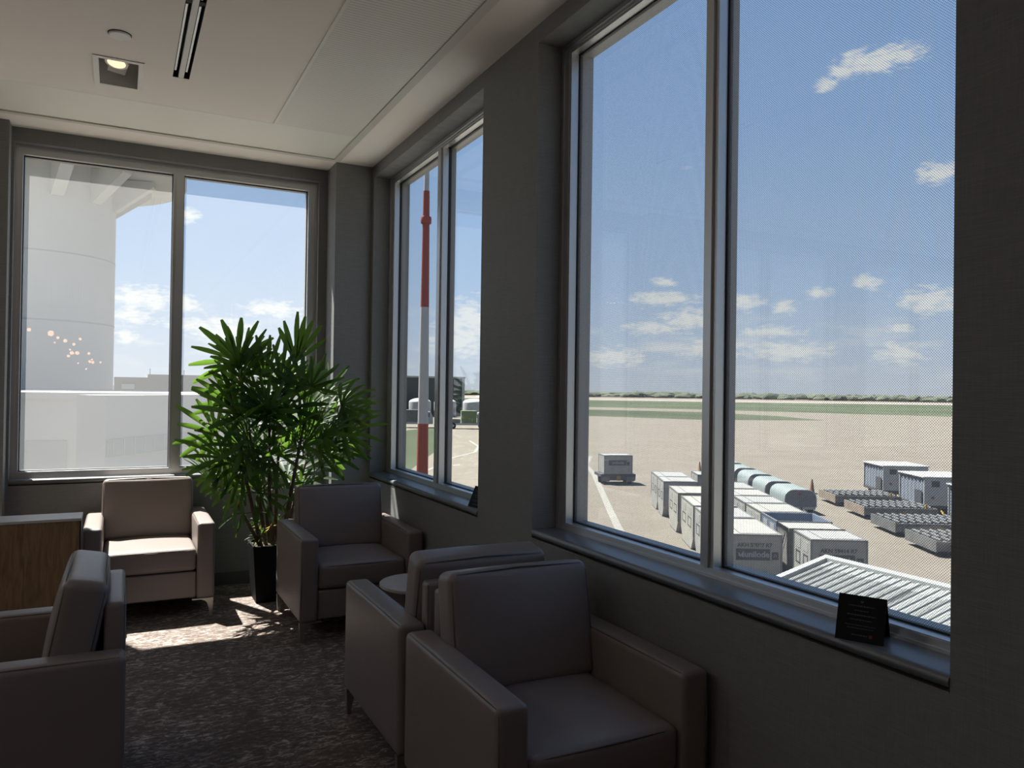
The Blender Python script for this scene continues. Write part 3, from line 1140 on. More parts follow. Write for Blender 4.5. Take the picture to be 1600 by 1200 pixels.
for row in (gv[0], gv[-1], [r_[0] for r_ in gv], [r_[-1] for r_ in gv]):
    low_ = [bm.verts.new((v.co.x, v.co.y, 0.35)) for v in row]
    for k in range(gn):
        bm.faces.new([row[k], row[k + 1], low_[k + 1], low_[k]])
link('soil', bm, M_SOIL, palm)


def inside(p):
    q = p.copy()
    q.y = min(q.y, 0.44)
    if q.x > 0.44:
        q.y = min(q.y, 0.18)
    q.x = min(q.x, 0.74)
    return q


def frond(base, tip, size, nb, spread, droop, m, facing):
    """fan leaf: stalk base->tip, then nb blades radiating in a tilted plane"""
    base, tip = Vector(base), Vector(tip)
    ax = (tip - base).normalized()
    nrm_ = facing.normalized()
    nrm_ = (nrm_ - ax * nrm_.dot(ax))
    if nrm_.length < 1e-3:
        nrm_ = Vector((0, 0, 1))
    nrm_.normalize()
    side = ax.cross(nrm_).normalized()
    bm = bmesh.new()
    for i in range(nb):
        a = math.radians(-spread + 2 * spread * i / (nb - 1) + rnd.uniform(-4, 4))
        d = (ax * math.cos(a) + side * math.sin(a)).normalized()
        lat = (side * math.cos(a) - ax * math.sin(a)).normalized()
        ln_ = size * (1 - 0.22 * abs(a) / math.radians(spread + 1)) * rnd.uniform(0.88, 1.08)
        w = size * rnd.uniform(0.046, 0.064)
        ns = 6
        rows = []
        for k in range(ns + 1):
            s = k / ns
            p = tip + d * (ln_ * s) + Vector((0, 0, -1)) * (droop * ln_ * s * s) + nrm_ * 0.02 * math.sin(s * 2.5)
            ww = w * (0.22 + 1.5 * s) if s < 0.42 else w * (0.85 + 0.15 * math.sin((s - 0.42) * 3)) * (1 - max(0, s - 0.75) * 2.4)
            ww = max(ww, w * 0.25)
            p = inside(p)
            rows.append((bm.verts.new(p + lat * ww + nrm_ * 0.16 * ww), bm.verts.new(p - nrm_ * 0.16 * ww), bm.verts.new(p - lat * ww + nrm_ * 0.16 * ww)))
        for r0, r1 in zip(rows, rows[1:]):
            bm.faces.new([r0[0], r0[1], r1[1], r1[0]])
            bm.faces.new([r0[1], r0[2], r1[2], r1[1]])
    f = link('frond', bm, m, palm, smooth=True)
    bm = bmesh.new()
    mid = (base + tip) / 2 + Vector((0, 0, 0.02))
    tube(bm, [base, mid, tip], 0.0042, 5, 0.0028)
    link('stalk', bm, M_STALK, f, smooth=True)
    return f


canes = []
for k in range(9):
    a = rnd.uniform(0, 2 * math.pi)
    r0 = rnd.uniform(0.02, 0.10)
    b = Vector((r0 * math.cos(a), r0 * math.sin(a), 0.375))
    h = (1.62, 1.50, 1.38, 1.26, 1.16, 1.05, 0.95, 1.42, 0.86)[k]
    lean = Vector((math.cos(a) * 0.22 - 0.05, math.sin(a) * 0.10 - 0.03, 0))
    top = Vector((b.x + lean.x, b.y + lean.y, h))
    mid = (b + top) / 2 + Vector((rnd.uniform(-0.02, 0.02), rnd.uniform(-0.02, 0.02), 0))
    bm = bmesh.new()
    tube(bm, [b, mid, top], 0.014, 8, 0.009)
    link('cane', bm, M_CANE, palm, smooth=True)
    canes.append((b, mid, top))


def clampw(p, m=0.03):
    # keep inside the corner (local coordinates)
    p.x = max(-0.62, min(0.66, p.x))
    p.y = min(0.34, p.y)
    return p


for ci, (b, mid, top) in enumerate(canes):
    nl = 6
    a0 = rnd.uniform(0, 6.28)
    for k in range(nl):
        f = 1 - k * 0.085
        src = top if k == 0 else mid.lerp(top, max(0.0, min(1, f * 1.0)))
        a = a0 + k * 2.4
        elev = math.radians(68 - k * 11 + rnd.uniform(-10, 10))
        stl = rnd.uniform(0.16, 0.30) if k else rnd.uniform(0.10, 0.16)
        d = Vector((math.cos(a) * math.cos(elev) * 1.25, math.sin(a) * math.cos(elev) * 0.75 - 0.08, math.sin(elev)))
        tip = src + d.normalized() * stl
        sz = rnd.uniform(0.29, 0.40)
        tip = Vector((max(-0.45, min(0.42, tip.x)), max(-0.38, min(0.14, tip.y)), tip.z))
        if tip.z > 1.25:
            tip.x = max(tip.x, -0.26)
        dd = (tip - src).normalized()
        if tip.y + dd.y * sz > 0.42 or (dd.y > 0.2 and tip.y > 0.0):
            tip = Vector((tip.x, src.y - abs(tip.y - src.y) * 0.6, tip.z))
        facing = Vector((rnd.uniform(-0.4, 0.4), -0.55 + rnd.uniform(-0.3, 0.3), 0.8))
        frond(src, tip, sz, rnd.choice((7, 8, 9, 10)), rnd.uniform(62, 105), rnd.uniform(0.0, 0.16), M_LEAF, facing)
# a few placed leaves that give the plant its outline
for (bx_, by_, bz, tx, ty, tz, sz, nb, sp, dr, mm) in (
        (-0.15, -0.05, 1.00, -0.42, -0.12, 1.22, 0.34, 9, 88, 0.05, M_LEAF),
        (-0.12, 0.02, 1.20, -0.30, -0.02, 1.42, 0.36, 8, 60, 0.10, M_LEAF),
        (-0.05, 0.00, 1.35, -0.08, -0.04, 1.62, 0.36, 8, 58, 0.05, M_LEAF),
        (0.10, 0.00, 1.45, 0.15, -0.02, 1.74, 0.38, 7, 40, 0.02, M_LEAF),
        (0.02, -0.05, 0.85, -0.25, -0.20, 0.98, 0.30, 9, 85, 0.45, M_LEAF),
        (0.00, -0.08, 0.62, -0.24, -0.20, 0.66, 0.20, 3, 50, 0.55, M_LEAF),
        (0.00, -0.06, 0.75, -0.22, -0.16, 0.80, 0.17, 2, 30, 0.9, M_LEAFY),
        (0.10, -0.05, 1.10, 0.46, -0.26, 1.22, 0.33, 9, 80, 0.12, M_LEAF),
        (0.12, 0.00, 1.25, 0.44, -0.22, 1.42, 0.33, 8, 75, 0.20, M_LEAF),
        (0.05, -0.10, 0.60, 0.20, -0.16, 0.72, 0.20, 5, 60, 0.3, M_LEAF),
        (-0.10, -0.10, 0.95, -0.38, -0.22, 1.05, 0.36, 10, 95, 0.12, M_LEAF),
        (-0.10, -0.05, 0.80, -0.30, -0.22, 0.86, 0.32, 9, 85, 0.30, M_LEAF),
        (-0.02, -0.06, 0.95, -0.10, -0.20, 1.00, 0.26, 9, 85, 0.30, M_LEAF),
        (0.10, -0.04, 0.98, 0.30, -0.14, 1.08, 0.28, 9, 85, 0.15, M_LEAF),
        (0.10, -0.02, 1.05, 0.42, -0.16, 1.16, 0.28, 9, 80, 0.12, M_LEAF),
        (-0.05, -0.06, 1.10, -0.22, -0.26, 1.18, 0.34, 9, 95, 0.10, M_LEAF),
        (0.02, 0.02, 1.30, 0.02, -0.10, 1.60, 0.36, 9, 80, 0.04, M_LEAF),
        (-0.04, 0.02, 0.70, -0.16, 0.02, 0.80, 0.26, 8, 85, 0.20, M_LEAF),
        (0.08, 0.02, 0.66, 0.20, 0.0, 0.80, 0.24, 8, 85, 0.20, M_LEAF)):
    frond((bx_, by_, bz), (tx, ty, tz), sz, nb, sp, dr, mm, Vector((rnd.uniform(-.3, .3), -0.8, 0.6)))

for k in range(12):
    a = k * 0.55
    frond((0.05 * math.cos(a), 0.05 * math.sin(a), 0.40), (0.12 * math.cos(a), 0.12 * math.sin(a), 0.44 + 0.05 * (k % 3)), 0.10, 5, 60, 0.5, M_LEAFY if k % 4 == 0 else M_LEAF, Vector((0, -0.6, 0.8)))

# ------------------------------------------------------------------ pendant lamps behind the camera (seen mirrored in the far window)
PEND = [(-1.35, -1.94, 2.44, 0.057), (-0.97, -0.94, 2.34, 0.08), (-1.0, -2.94, 2.38, 0.046), (-1.24, -5.94, 2.43, 0.036), (-0.83, -1.94, 2.28, 0.057),
        (-0.75, -2.94, 2.27, 0.046), (-0.65, -2.94, 2.37, 0.046), (-0.96, -5.94, 2.29, 0.036), (-0.73, -1.94, 2.08, 0.057), (-0.83, -2.94, 2.06, 0.046),
        (-0.65, -1.94, 2.08, 0.057), (-0.8, -5.94, 2.0, 0.036), (-0.54, -3.94, 2.15, 0.049), (-0.57, -6.94, 2.12, 0.038), (-0.55, -4.94, 2.02, 0.052),
        (-0.47, -3.94, 1.98, 0.049), (-0.4, -6.94, 2.06, 0.038), (-0.68, -6.94, 1.9, 0.038)]
PX = [46, 79, 90, 86, 102, 115, 125, 109, 112, 107, 121, 122, 139, 144, 141, 145, 157, 142]
ORD = ['first', 'second', 'third', 'fourth', 'fifth', 'sixth', 'seventh', 'eighth', 'ninth', 'tenth', 'eleventh', 'twelfth', 'thirteenth', 'fourteenth',
       'fifteenth', 'sixteenth', 'seventeenth', 'eighteenth']
for i, (x, y, z, r) in enumerate(PEND):
    r *= 0.55
    t = thing('pendant_lamp', 'glowing globe pendant, %s from the left in the cluster mirrored in the far window' % ORD[sorted(PX).index(PX[i])], 'pendant lamp', (x, y, z), 0, 'globe pendants mirrored in the far window')
    bm = bmesh.new()
    bmesh.ops.create_uvsphere(bm, u_segments=16, v_segments=10, radius=r)
    link('globe', bm, M_GLOW, t, smooth=True)
    bm = bmesh.new()
    tube(bm, [(0, 0, r), (0, 0, ZC - z)], 0.002, 5)
    link('cord', bm, M_DARK, t)

# ------------------------------------------------------------------ outside ground
G = -4.05


def poly(name, pts, z, m, th=0.01):
    bm = bmesh.new()
    prism(bm, pts, 'z', z - th, z)
    return link(name, bm, m)


o = poly('grass_field', [(-9000, -9000), (12000, -9000), (12000, 12000), (-9000, 12000)], G - 0.20, M_GRASS, 0.5)
tag(o, 'wide green airfield grass beyond the apron', 'grass', kind='stuff')
AP = [(-80, -60), (260, -60), (206.4, 137.06), (153.77, 177.12), (151.0, 200.0), (129.83, 202.46), (95.9, 149.5), (57.9, 160), (57.9, 230), (-80, 230)]
AP = [(-80, -60), (330, -60), (206.4, 137.06), (177.7, 204.7), (151.3, 235.9), (60, 420), (-80, 420)]
o = poly('apron', AP, G, M_CONC, 0.19)
tag(o, kind=S)
o = poly('grass_strip', [(30, 330), (129.83, 202.46), (153.77, 177.12), (150, 145), (137.85, 119.35), (109.5, 126.1), (95.88, 149.47), (72, 185), (25, 260)], G + 0.012, M_GRASS, 0.008)
tag(o, 'dark green grass strip between the apron and the taxiway', 'grass', kind='stuff')
o = poly('grass_plot', [(35.3, 100.1), (41.7, 106), (26.3, 66.8), (17.3, 49.4), (14, 50), (22, 80)], G + 0.012, M_GRASS, 0.008)
tag(o, 'small green grass plot behind the striped mast', 'grass', kind='stuff')
o = poly('runway', [(377.1, 588.3), (471.9, 543.7), (627.5, 416.8), (900, 150), (840, 100), (485.8, 322.7), (333.7, 384.5), (277.2, 432.4), (60, 640), (90, 800)], G - 0.1, M_RUNW, 0.09)
tag(o, kind=S)
o = poly('dry_field', [(91, 801), (378, 589), (472.5, 544.5), (628.5, 417.5), (901, 151), (4000, 0), (4000, 4000), (200, 4000)], G - 0.09, M_FIELD, 0.09)
tag(o, 'brown ploughed field in front of the distant trees', 'field', kind='stuff')
bm = bmesh.new()
rt_ = random.Random(5)
for i in range(520):
    azm = math.radians(rt_.uniform(16, 64))
    if 41.5 < math.degrees(azm) < 42.3 or 50 < math.degrees(azm) < 50.5:
        continue
    R_ = rt_.uniform(840, 1000)
    h = rt_.uniform(2.6, 4.8) * (1.0 if math.degrees(azm) > 36 else 0.8)
    mt = Matrix.Translation((R_ * math.sin(azm), R_ * math.cos(azm), G + h * 0.45)) @ Matrix.Diagonal((rt_.uniform(6, 14), rt_.uniform(5, 9), h, 1))
    bmesh.ops.create_icosphere(bm, subdivisions=2, radius=1.0, matrix=mt)
for v in bm.verts:
    v.co += Vector((rt_.uniform(-1, 1), rt_.uniform(-1, 1), rt_.uniform(-0.5, 0.5)))
tag(link('tree_line', bm, M_TREE), 'long low line of distant trees on the horizon', 'trees', kind='stuff')


def line_strip(name, pts, w, lab):
    bm = bmesh.new()
    P_ = [Vector((p[0], p[1], 0)) for p in pts]
    rows = []
    for i, p in enumerate(P_):
        tt = (P_[min(i + 1, len(P_) - 1)] - P_[max(i - 1, 0)]).normalized()
        sd = Vector((-tt.y, tt.x, 0)) * w / 2
        rows.append([bm.verts.new((p.x + s * sd.x, p.y + s * sd.y, G + zz)) for s, zz in ((1, 0.004), (-1, 0.004), (-1, 0.012), (1, 0.012))])
    for a, b in zip(rows, rows[1:]):
        for k in range(4):
            bm.faces.new([a[k], a[(k + 1) % 4], b[(k + 1) % 4], b[k]])
    bm.faces.new(rows[0])
    bm.faces.new(rows[-1])
    return tag(link(name, bm, M_PAINT), lab, 'painted line')


line_strip('painted_line', [(36.5, 56.5), (33.6, 52.4), (31.67, 49.64), (30.54, 47.51), (28.82, 44.23), (24.63, 37.03), (20.99, 30.81), (18.54, 26.58), (17.8, 25.27), (14.0, 18.8)], 0.34, 'broad white painted line curving over the apron beside the container dolly')
line_strip('painted_line', [(16.2, 46.5), (19.04, 50.1), (21.8, 54.2), (24.21, 58.34), (28.5, 63.2), (31.69, 69.36), (34.5, 78)], 0.30, 'thin white painted line curving behind the striped mast')

# ------------------------------------------------------------------ air cargo containers
UA = math.radians(-30)      # local +y points along azimuth 30 degrees
O0 = Vector((18.07 * 0.854, 19.55 * 0.854, G))
uv = Vector((0.5, 0.8660))
vv = Vector((0.8660, -0.5))


def at(s, v, org=O0):
    return (org.x + uv.x * s + vv.x * v, org.y + uv.y * s + vv.y * v, G)


def uld(label, loc, Ls, Wd=1.50, H=1.62, skin=None, number=None, rz=UA, z=0.0, contour=True, logo=False, open_top=False, canvas=False, side=True, grp='air cargo containers on the apron'):
    t = thing('cargo_container', label, 'cargo container', (loc[0], loc[1], loc[2] + z), rz, grp)
    skin = skin or M_ULD
    k = 0.42 if contour else 0.0
    zc = 0.50 * H / 1.62 if contour else 0.02
    prof = [(k, 0.0), (Ls - k, 0.0), (Ls, zc), (Ls, H), (0, H), (0, zc)]
    bm = bmesh.new()
    if open_top:
        prism(bm, [(k, 0.0), (Ls - k, 0.0), (Ls, zc), (Ls, H - 0.30), (0, H - 0.30), (0, zc)], 'x', 0, Wd)
        for q in ((0, Wd, 0, 0.06), (0, Wd, Ls - 0.06, Ls), (0, 0.06, 0.06, Ls - 0.06), (Wd - 0.06, Wd, 0.06, Ls - 0.06)):
            box(bm, q[0], q[1], q[2], q[3], H - 0.2999, H)
    else:
        prism(bm, prof, 'x', 0, Wd)
    link('body', bm, skin, t)
    # edge rails
    bm = bmesh.new()
    e = 0.035
    for x in (0, Wd):
        sx = -1 if x == 0 else 1
        xa, xb = (x - 0.012, x + e) if x == 0 else (x - e, x + 0.012)
        for y in (0, Ls):
            ya, yb = (y - 0.012, y + e) if y == 0 else (y - e, y + 0.012)
            box(bm, xa, xb, ya, yb, zc, H + 0.008)
        box(bm, xa, xb, 0, Ls, H - e, H + 0.010)
        box(bm, xa, xb, k, Ls - k, -0.002, 0.05)
    for y in (0, Ls):
        ya, yb = (y - 0.013, y + e) if y == 0 else (y - e, y + 0.013)
        box(bm, 0, Wd, ya, yb, H - e, H + 0.011)
    link('edge_rail', bm, M_ULDF, t)
    if side and not canvas:
        # left long face: door panels with placards
        bm = bmesh.new()
        for f in (0.16, 0.60):
            y0 = Ls * f
            box(bm, -0.008, 0.0, y0, y0 + Ls * 0.26, H - 0.42, H - 0.14)
        link('placard', bm, M_WPL, t)
        bm = bmesh.new()
        for f in (0.16, 0.60):
            y0 = Ls * f
            box(bm, -0.009, 0.0, y0, y0 + Ls * 0.26, H - 0.86, H - 0.82)
            box(bm, -0.009, 0.0, y0, y0 + 0.05, H - 0.86, H - 0.50)
            box(bm, -0.009, 0.0, y0 + Ls * 0.26 - 0.05, y0 + Ls * 0.26, H - 0.86, H - 0.50)
            box(bm, -0.009, 0.0, y0, y0 + Ls * 0.26, H - 0.54, H - 0.50)
        link('door_frame', bm, M_PLAC, t)
    if not open_top and not canvas:
        # shallow raised roof panel line
        bm = bmesh.new()
        for (a, b, c, d) in ((0.35, Wd - 0.06, 0.14, 0.17), (0.35, 0.38, 0.17, Ls - 0.12)):
            box(bm, a, b, c, d, H, H + 0.012)
        link('roof_rib', bm, M_ULDF, t)
    if logo:
        sc_ = Wd / 1.5
        p = link('logo_panel', B((0.22 * sc_, 1.17 * sc_, -0.012, 0.0, H - 0.72 * sc_, H - 0.40 * sc_), (1.22 * sc_, 1.40 * sc_, -0.012, 0.0, H - 0.70 * sc_, H - 0.48 * sc_)), M_PLAC, t)
        text_mesh('lettering', 'unilode', 0.235 * sc_, M_LETW, p, (0.80 * sc_, -0.016, H - 0.555 * sc_), (math.pi / 2, 0, 0), 0.006)
        bm = bmesh.new()
        c0 = (0.36 * sc_, H - 0.56 * sc_)
        for pts in ([(-0.085, 0.07), (-0.04, 0.03), (0.0, -0.005), (-0.01, -0.075), (-0.06, -0.05)], [(0.075, 0.10), (0.015, 0.03), (0.005, -0.005), (0.02, -0.08), (0.08, -0.08)]):
            prism(bm, [(c0[0] + q[0] * sc_, c0[1] + q[1] * sc_) for q in pts], 'y', -0.017, -0.0125)
        link('emblem', bm, M_LETW, p)
        bm = bmesh.new()
        cx_, cz_ = 1.31 * sc_, H - 0.59 * sc_
        for i in range(3):
            a = math.radians(120 * i + 90)
            prism(bm, [(cx_ + 0.05 * sc_ * math.cos(a + d_), cz_ + 0.05 * sc_ * math.sin(a + d_)) for d_ in (-0.5, 0.5)] + [(cx_ + 0.022 * sc_ * math.cos(a + 0.9), cz_ + 0.022 * sc_ * math.sin(a + 0.9)), (cx_ + 0.022 * sc_ * math.cos(a - 0.6), cz_ + 0.022 * sc_ * math.sin(a - 0.6))], 'y', -0.017, -0.0125)
        link('recycling_mark', bm, M_LETW, p)
    if number:
        text_mesh('number_lettering', number, 0.155 * Wd / 1.5, M_LETD, t, (0.74 * Wd / 1.5, -0.006, H - 0.30 * Wd / 1.5), (math.pi / 2, 0, 0), 0.004)
    if canvas:
        bm = bmesh.new()
        rr = random.Random(3)
        n1, n2 = 12, 10
        g = [[None] * (n2 + 1) for _ in range(n1 + 1)]
        for i in range(n1 + 1):
            for j in range(n2 + 1):
                f = j / n2
                x = -0.02 + (Wd + 0.04) * i / n1
                g[i][j] = bm.verts.new((x, -0.05 - 0.05 * abs(math.sin(i * 1.3)) * (1 - f) - 0.02 * rr.random(), H * 0.12 + (H + 0.03 - H * 0.12) * f))
        for i in range(n1):
            for j in range(n2):
                bm.faces.new([g[i][j], g[i + 1][j], g[i + 1][j + 1], g[i][j + 1]])
        h_ = [[None] * 7 for _ in range(9)]
        for i in range(9):
            for j in range(7):
                h_[i][j] = bm.verts.new((-0.03 - 0.03 * rr.random(), -0.05 + (Ls + 0.05) * i / 8, H * 0.1 + (H * 0.92) * j / 6))
        for i in range(8):
            for j in range(6):
                bm.faces.new([h_[i][j], h_[i + 1][j], h_[i + 1][j + 1], h_[i][j + 1]])
        bmesh.ops.solidify(bm, geom=list(bm.faces), thickness=0.012)
        link('canvas_door', bm, M_CANV, t, smooth=True)
        bm = bmesh.new()
        tube(bm, [(0.12, -0.14, H - 0.12), (0.42, -0.15, H - 0.72), (0.78, -0.14, H - 0.14)], 0.016, 6)
        tube(bm, [(-0.08, 0.1, H - 0.12), (-0.09, Ls * 0.45, H - 0.75), (-0.08, Ls * 0.85, H - 0.12)], 0.016, 6)
        link('strap', bm, M_LETD, t)
    return t


uld('near left cargo container with number AKH 59097 R7 above its logo panel', at(0, 0), 2.75, skin=M_ULDB, number='AKH 59097 R7', logo=True)
uld('plain silver container directly behind the one numbered AKH 59097 R7', at(2.92, 0), 2.2)
uld('cream container seen in the left pane, nearest to the window mullion', at(5.40, 0), 2.6, skin=M_ULDB)
uld('cream container in the left pane with a ribbed roof, in front of the silver pair', at(8.75, 0), 2.4, skin=M_ULDB)
uld('nearer of two silver containers side by side in the left pane', at(12.70, 0), 1.98)
uld('farther of two silver containers side by side in the left pane', at(14.72, 0), 2.35)
uld('near right cargo container with number AKN 59414 R7 above its logo panel', at(-0.55, 2.12), 1.50, Wd=1.52, number='AKN 59414 R7', logo=True)
uld('canvas-sided container with a slack black strap behind the AKN container', at(1.22, 2.06), 1.15, Wd=1.60, H=1.60, canvas=True, skin=M_ULDB)
uld('open-topped blue container in the right pane', at(2.45, 2.05), 1.75, skin=M_ULDC, open_top=True, Wd=1.70)
uld('cream-roofed container just behind the open blue container', at(4.30, 2.05), 2.0, skin=M_ULDB)
uld('silver container in the middle of the right row', at(6.42, 2.05), 1.9)
uld('cream-roofed container farther along the right row', at(8.45, 2.05), 2.0, skin=M_ULDB)
uld('silver container near the far end of the right row', at(10.60, 2.05), 2.4)
uld('farthest silver container, cut by the window mullion', at(15.9, 2.10), 1.75)

# container on its dolly, left pane
t = thing('container_dolly', 'low dark wheeled dolly carrying a single container out on the apron', 'dolly', (25.95, 39.05, G), math.radians(-20))
link('deck', B((0, 2.17, 0, 1.7, 0.46, 0.62), (0.02, 2.15, -0.04, 0.0, 0.25, 0.60)), M_PLAC, t)
link('side_box', B((0.08, 0.55, -0.05, 0.1, 0.2, 0.46), (1.62, 2.09, -0.05, 0.1, 0.2, 0.46)), M_STEEL, t)
for (wx, wy) in ((0.3, 0.3), (1.87, 0.3), (0.3, 1.4), (1.87, 1.4)):
    bm = bmesh.new()
    lathe(bm, [(0.22, -0.09), (0.24, -0.07), (0.24, 0.07), (0.22, 0.09)], n=20)
    w = link('wheel', bm, M_TYRE, t, smooth=True, autos=40)
    w.location = (wx, wy, 0.24)
    w.rotation_euler = (0, math.pi / 2, 0)
link('tow_hitch', B((0.95, 1.2, -0.16, -0.041, 0.25, 0.52)), M_YEL, t)
uld('silver container with a logo panel riding on a dark dolly', (25.95 + 0.22 * math.cos(math.radians(20)), 39.05 - 0.22 * math.sin(math.radians(20)), G), 1.5, Wd=1.74, H=1.12, number='AKH 59631 R7', logo=False, rz=math.radians(-20), z=0.635, contour=False, side=False)
p = [o for o in bpy.data.objects if o.name.startswith('cargo_container') and o.parent is None][-1]
q = link('logo_panel', B((0.27, 1.35, -0.012, 0.0, 0.52, 0.84), (1.38, 1.56, -0.012, 0.0, 0.52, 0.72)), M_PLAC, p)
text_mesh('lettering', 'unilode', 0.25, M_LETW, q, (0.84, -0.016, 0.68), (math.pi / 2, 0, 0), 0.006)
for ch in children_of(p):
    if ch.name.startswith('number_lettering'):
        ch.data = ch.data.copy()

# ------------------------------------------------------------------ domed baggage carts with a leaf emblem
LEAF = [(0, 1.0), (0.16, 0.62), (0.36, 0.72), (0.28, 0.30), (0.52, 0.52), (0.60, 0.38), (0.88, 0.42), (0.76, 0.18), (0.92, 0.05), (0.44, -0.36), (0.50, -0.52), (0.06, -0.44), (0.08, -0.95)]
LEAFP = LEAF + [(-x, y) for x, y in reversed(LEAF[1:])]


def leaf_emblem(parent, cx, y, cz, s):
    bm = bmesh.new()
    prism(bm, [(cx + p_[0] * s, cz + p_[1] * s) for p_ in LEAFP], 'y', y - 0.006, y - 0.001)
    return link('leaf_emblem', bm, M_RED2, parent)


M_RED2 = mat('red_emblem_paint', (0.36, 0.05, 0.06), 0.6)


def dome_cart(label, loc):
    t = thing('baggage_cart', label, 'baggage cart', loc, UA, 'domed baggage carts beside the containers')
    Wd, Ls, H, r = 1.45, 2.5, 1.14, 0.42
    pts = [(0, 0.34)]
    for i in range(7):
        a = math.radians(180 - 15 * i)
        pts.append((r + r * math.cos(a), H - r + r * math.sin(a)))
    for i in range(7):
        a = math.radians(90 - 15 * i)
        pts.append((Wd - r + r * math.cos(a), H - r + r * math.sin(a)))
    pts.append((Wd, 0.34))
    link('cover', prism(bmesh.new(), pts, 'y', 0.0, Ls), M_TARP, t, smooth=True, autos=35)
    bm = bmesh.new()
    c_ = (Wd / 2, (0.34 + H) / 2)
    ins = [(c_[0] + (p_[0] - c_[0]) * 0.95, c_[1] + (p_[1] - c_[1]) * 0.94) for p_ in pts]
    prism(bm, ins, 'y', -0.02, -0.0005)
    link('end_flap', bm, M_CURT2, t)
    bm = bmesh.new()
    tube(bm, [(p_[0], -0.01, p_[1]) for p_ in pts], 0.025, 6)
    link('end_piping', bm, M_CARTW, t)
    link('chassis', B((0.02, Wd - 0.02, 0.02, Ls, 0.22, 0.3395)), M_CARTW, t)
    for (wx, wy) in ((0.15, 0.35), (Wd - 0.15, 0.35), (0.15, Ls - 0.35), (Wd - 0.15, Ls - 0.35)):
        w = link('wheel', lathe(bmesh.new(), [(0.19, -0.07), (0.20, -0.05), (0.20, 0.05), (0.19, 0.07)], n=18), M_TYRE, t, smooth=True, autos=40)
        w.location = (wx, wy, 0.20)
        w.rotation_euler = (0, math.pi / 2, 0)
    bm = bmesh.new()
    tube(bm, [(Wd / 2, -0.0, 0.33), (Wd / 2 + 0.1, -0.75, 0.14)], 0.035, 6)
    link('tow_bar', bm, M_LETD, t)
    leaf_emblem(t, Wd / 2 - 0.05, -0.021, 0.93, 0.12)
    return t


M_CURT2 = mat('painted_shade_flap', (0.20, 0.225, 0.25), 0.8, bump=0.3, bscale=4)  # end darker than the cover, its shade put into the colour
dc = dome_cart('nearest domed baggage cart, its grey end showing a red leaf emblem', (27.85, 26.41, G))
for (x, y, lab) in ((29.55, 29.35, 'second domed baggage cart, directly behind the nearest one'), (31.25, 32.30, 'third domed baggage cart counted from the nearest'),
                    (32.95, 35.24, 'fourth domed baggage cart counted from the nearest'), (34.65, 38.19, 'farthest domed baggage cart, by the window mullion')):
    c = copy_tree(dc)
    c.location = (x, y, G)
    c['label'] = lab

# ------------------------------------------------------------------ flat roller dollies


def roller_dolly(label, loc, end_m, front_m):
    t = thing('roller_dolly', label, 'pallet dolly', loc, UA, 'empty roller dollies parked in a row')
    Lx, Ly, H = 3.25, 2.4, 0.56
    link('side_panel', B((0, 0.06, 0, Ly, 0.16, H)), end_m, t)
    link('frame', B((0.0605, Lx, 0, 0.07, 0.2, H - 0.03), (0.0605, Lx, Ly - 0.07, Ly, 0.2, H - 0.03), (Lx - 0.06, Lx, 0.0705, Ly - 0.0705, 0.2, H - 0.03), (0.0605, Lx - 0.0605, 0.0705, Ly - 0.0705, 0.30, 0.36)), front_m, t)
    for k in range(10):
        x = 0.22 + k * 0.31
        bm = bmesh.new()
        for y0 in (0.10, 0.85, 1.60):
            tube(bm, [(x, y0, H), (x, y0 + 0.62, H)], 0.055, 8)
        link('roller_row', bm, M_STEEL, t, smooth=True, autos=40)
    link('rail', B((0.0605, Lx, 0.73, 0.83, H - 0.10, H + 0.03), (0.0605, Lx, 1.48, 1.58, H - 0.10, H + 0.03)), M_LETD, t)
    link('corner_post', B((Lx - 0.55, Lx - 0.47, -0.02, 0.06, H - 0.02, H + 0.16), (1.7, 1.85, -0.05, -0.0005, 0.15, 0.40)), M_YEL, t)
    for (wx, wy) in ((0.5, 0.3), (2.8, 0.3), (0.5, 2.1), (2.8, 2.1)):
        w = link('wheel', lathe(bmesh.new(), [(0.17, -0.07), (0.18, -0.05), (0.18, 0.05), (0.17, 0.07)], n=18), M_TYRE, t, smooth=True, autos=40)
        w.location = (wx, wy, 0.18)
        w.rotation_euler = (0, math.pi / 2, 0)
    return t


roller_dolly('farthest empty roller dolly with a tan end panel', (32.21, 27.24, G), M_STEELB, M_STEEL)
roller_dolly('second farthest roller dolly with a tan end panel', (30.07, 23.85, G), M_STEELB, M_STEEL)
roller_dolly('roller dolly with a pale grey end panel, second nearest', (27.55, 20.40, G), M_STEEL, M_STEEL)
roller_dolly('nearest roller dolly, grey end panel, cut by the dark wall', (25.45, 17.25, G), M_STEEL, M_STEEL)

# ------------------------------------------------------------------ tall baggage carts


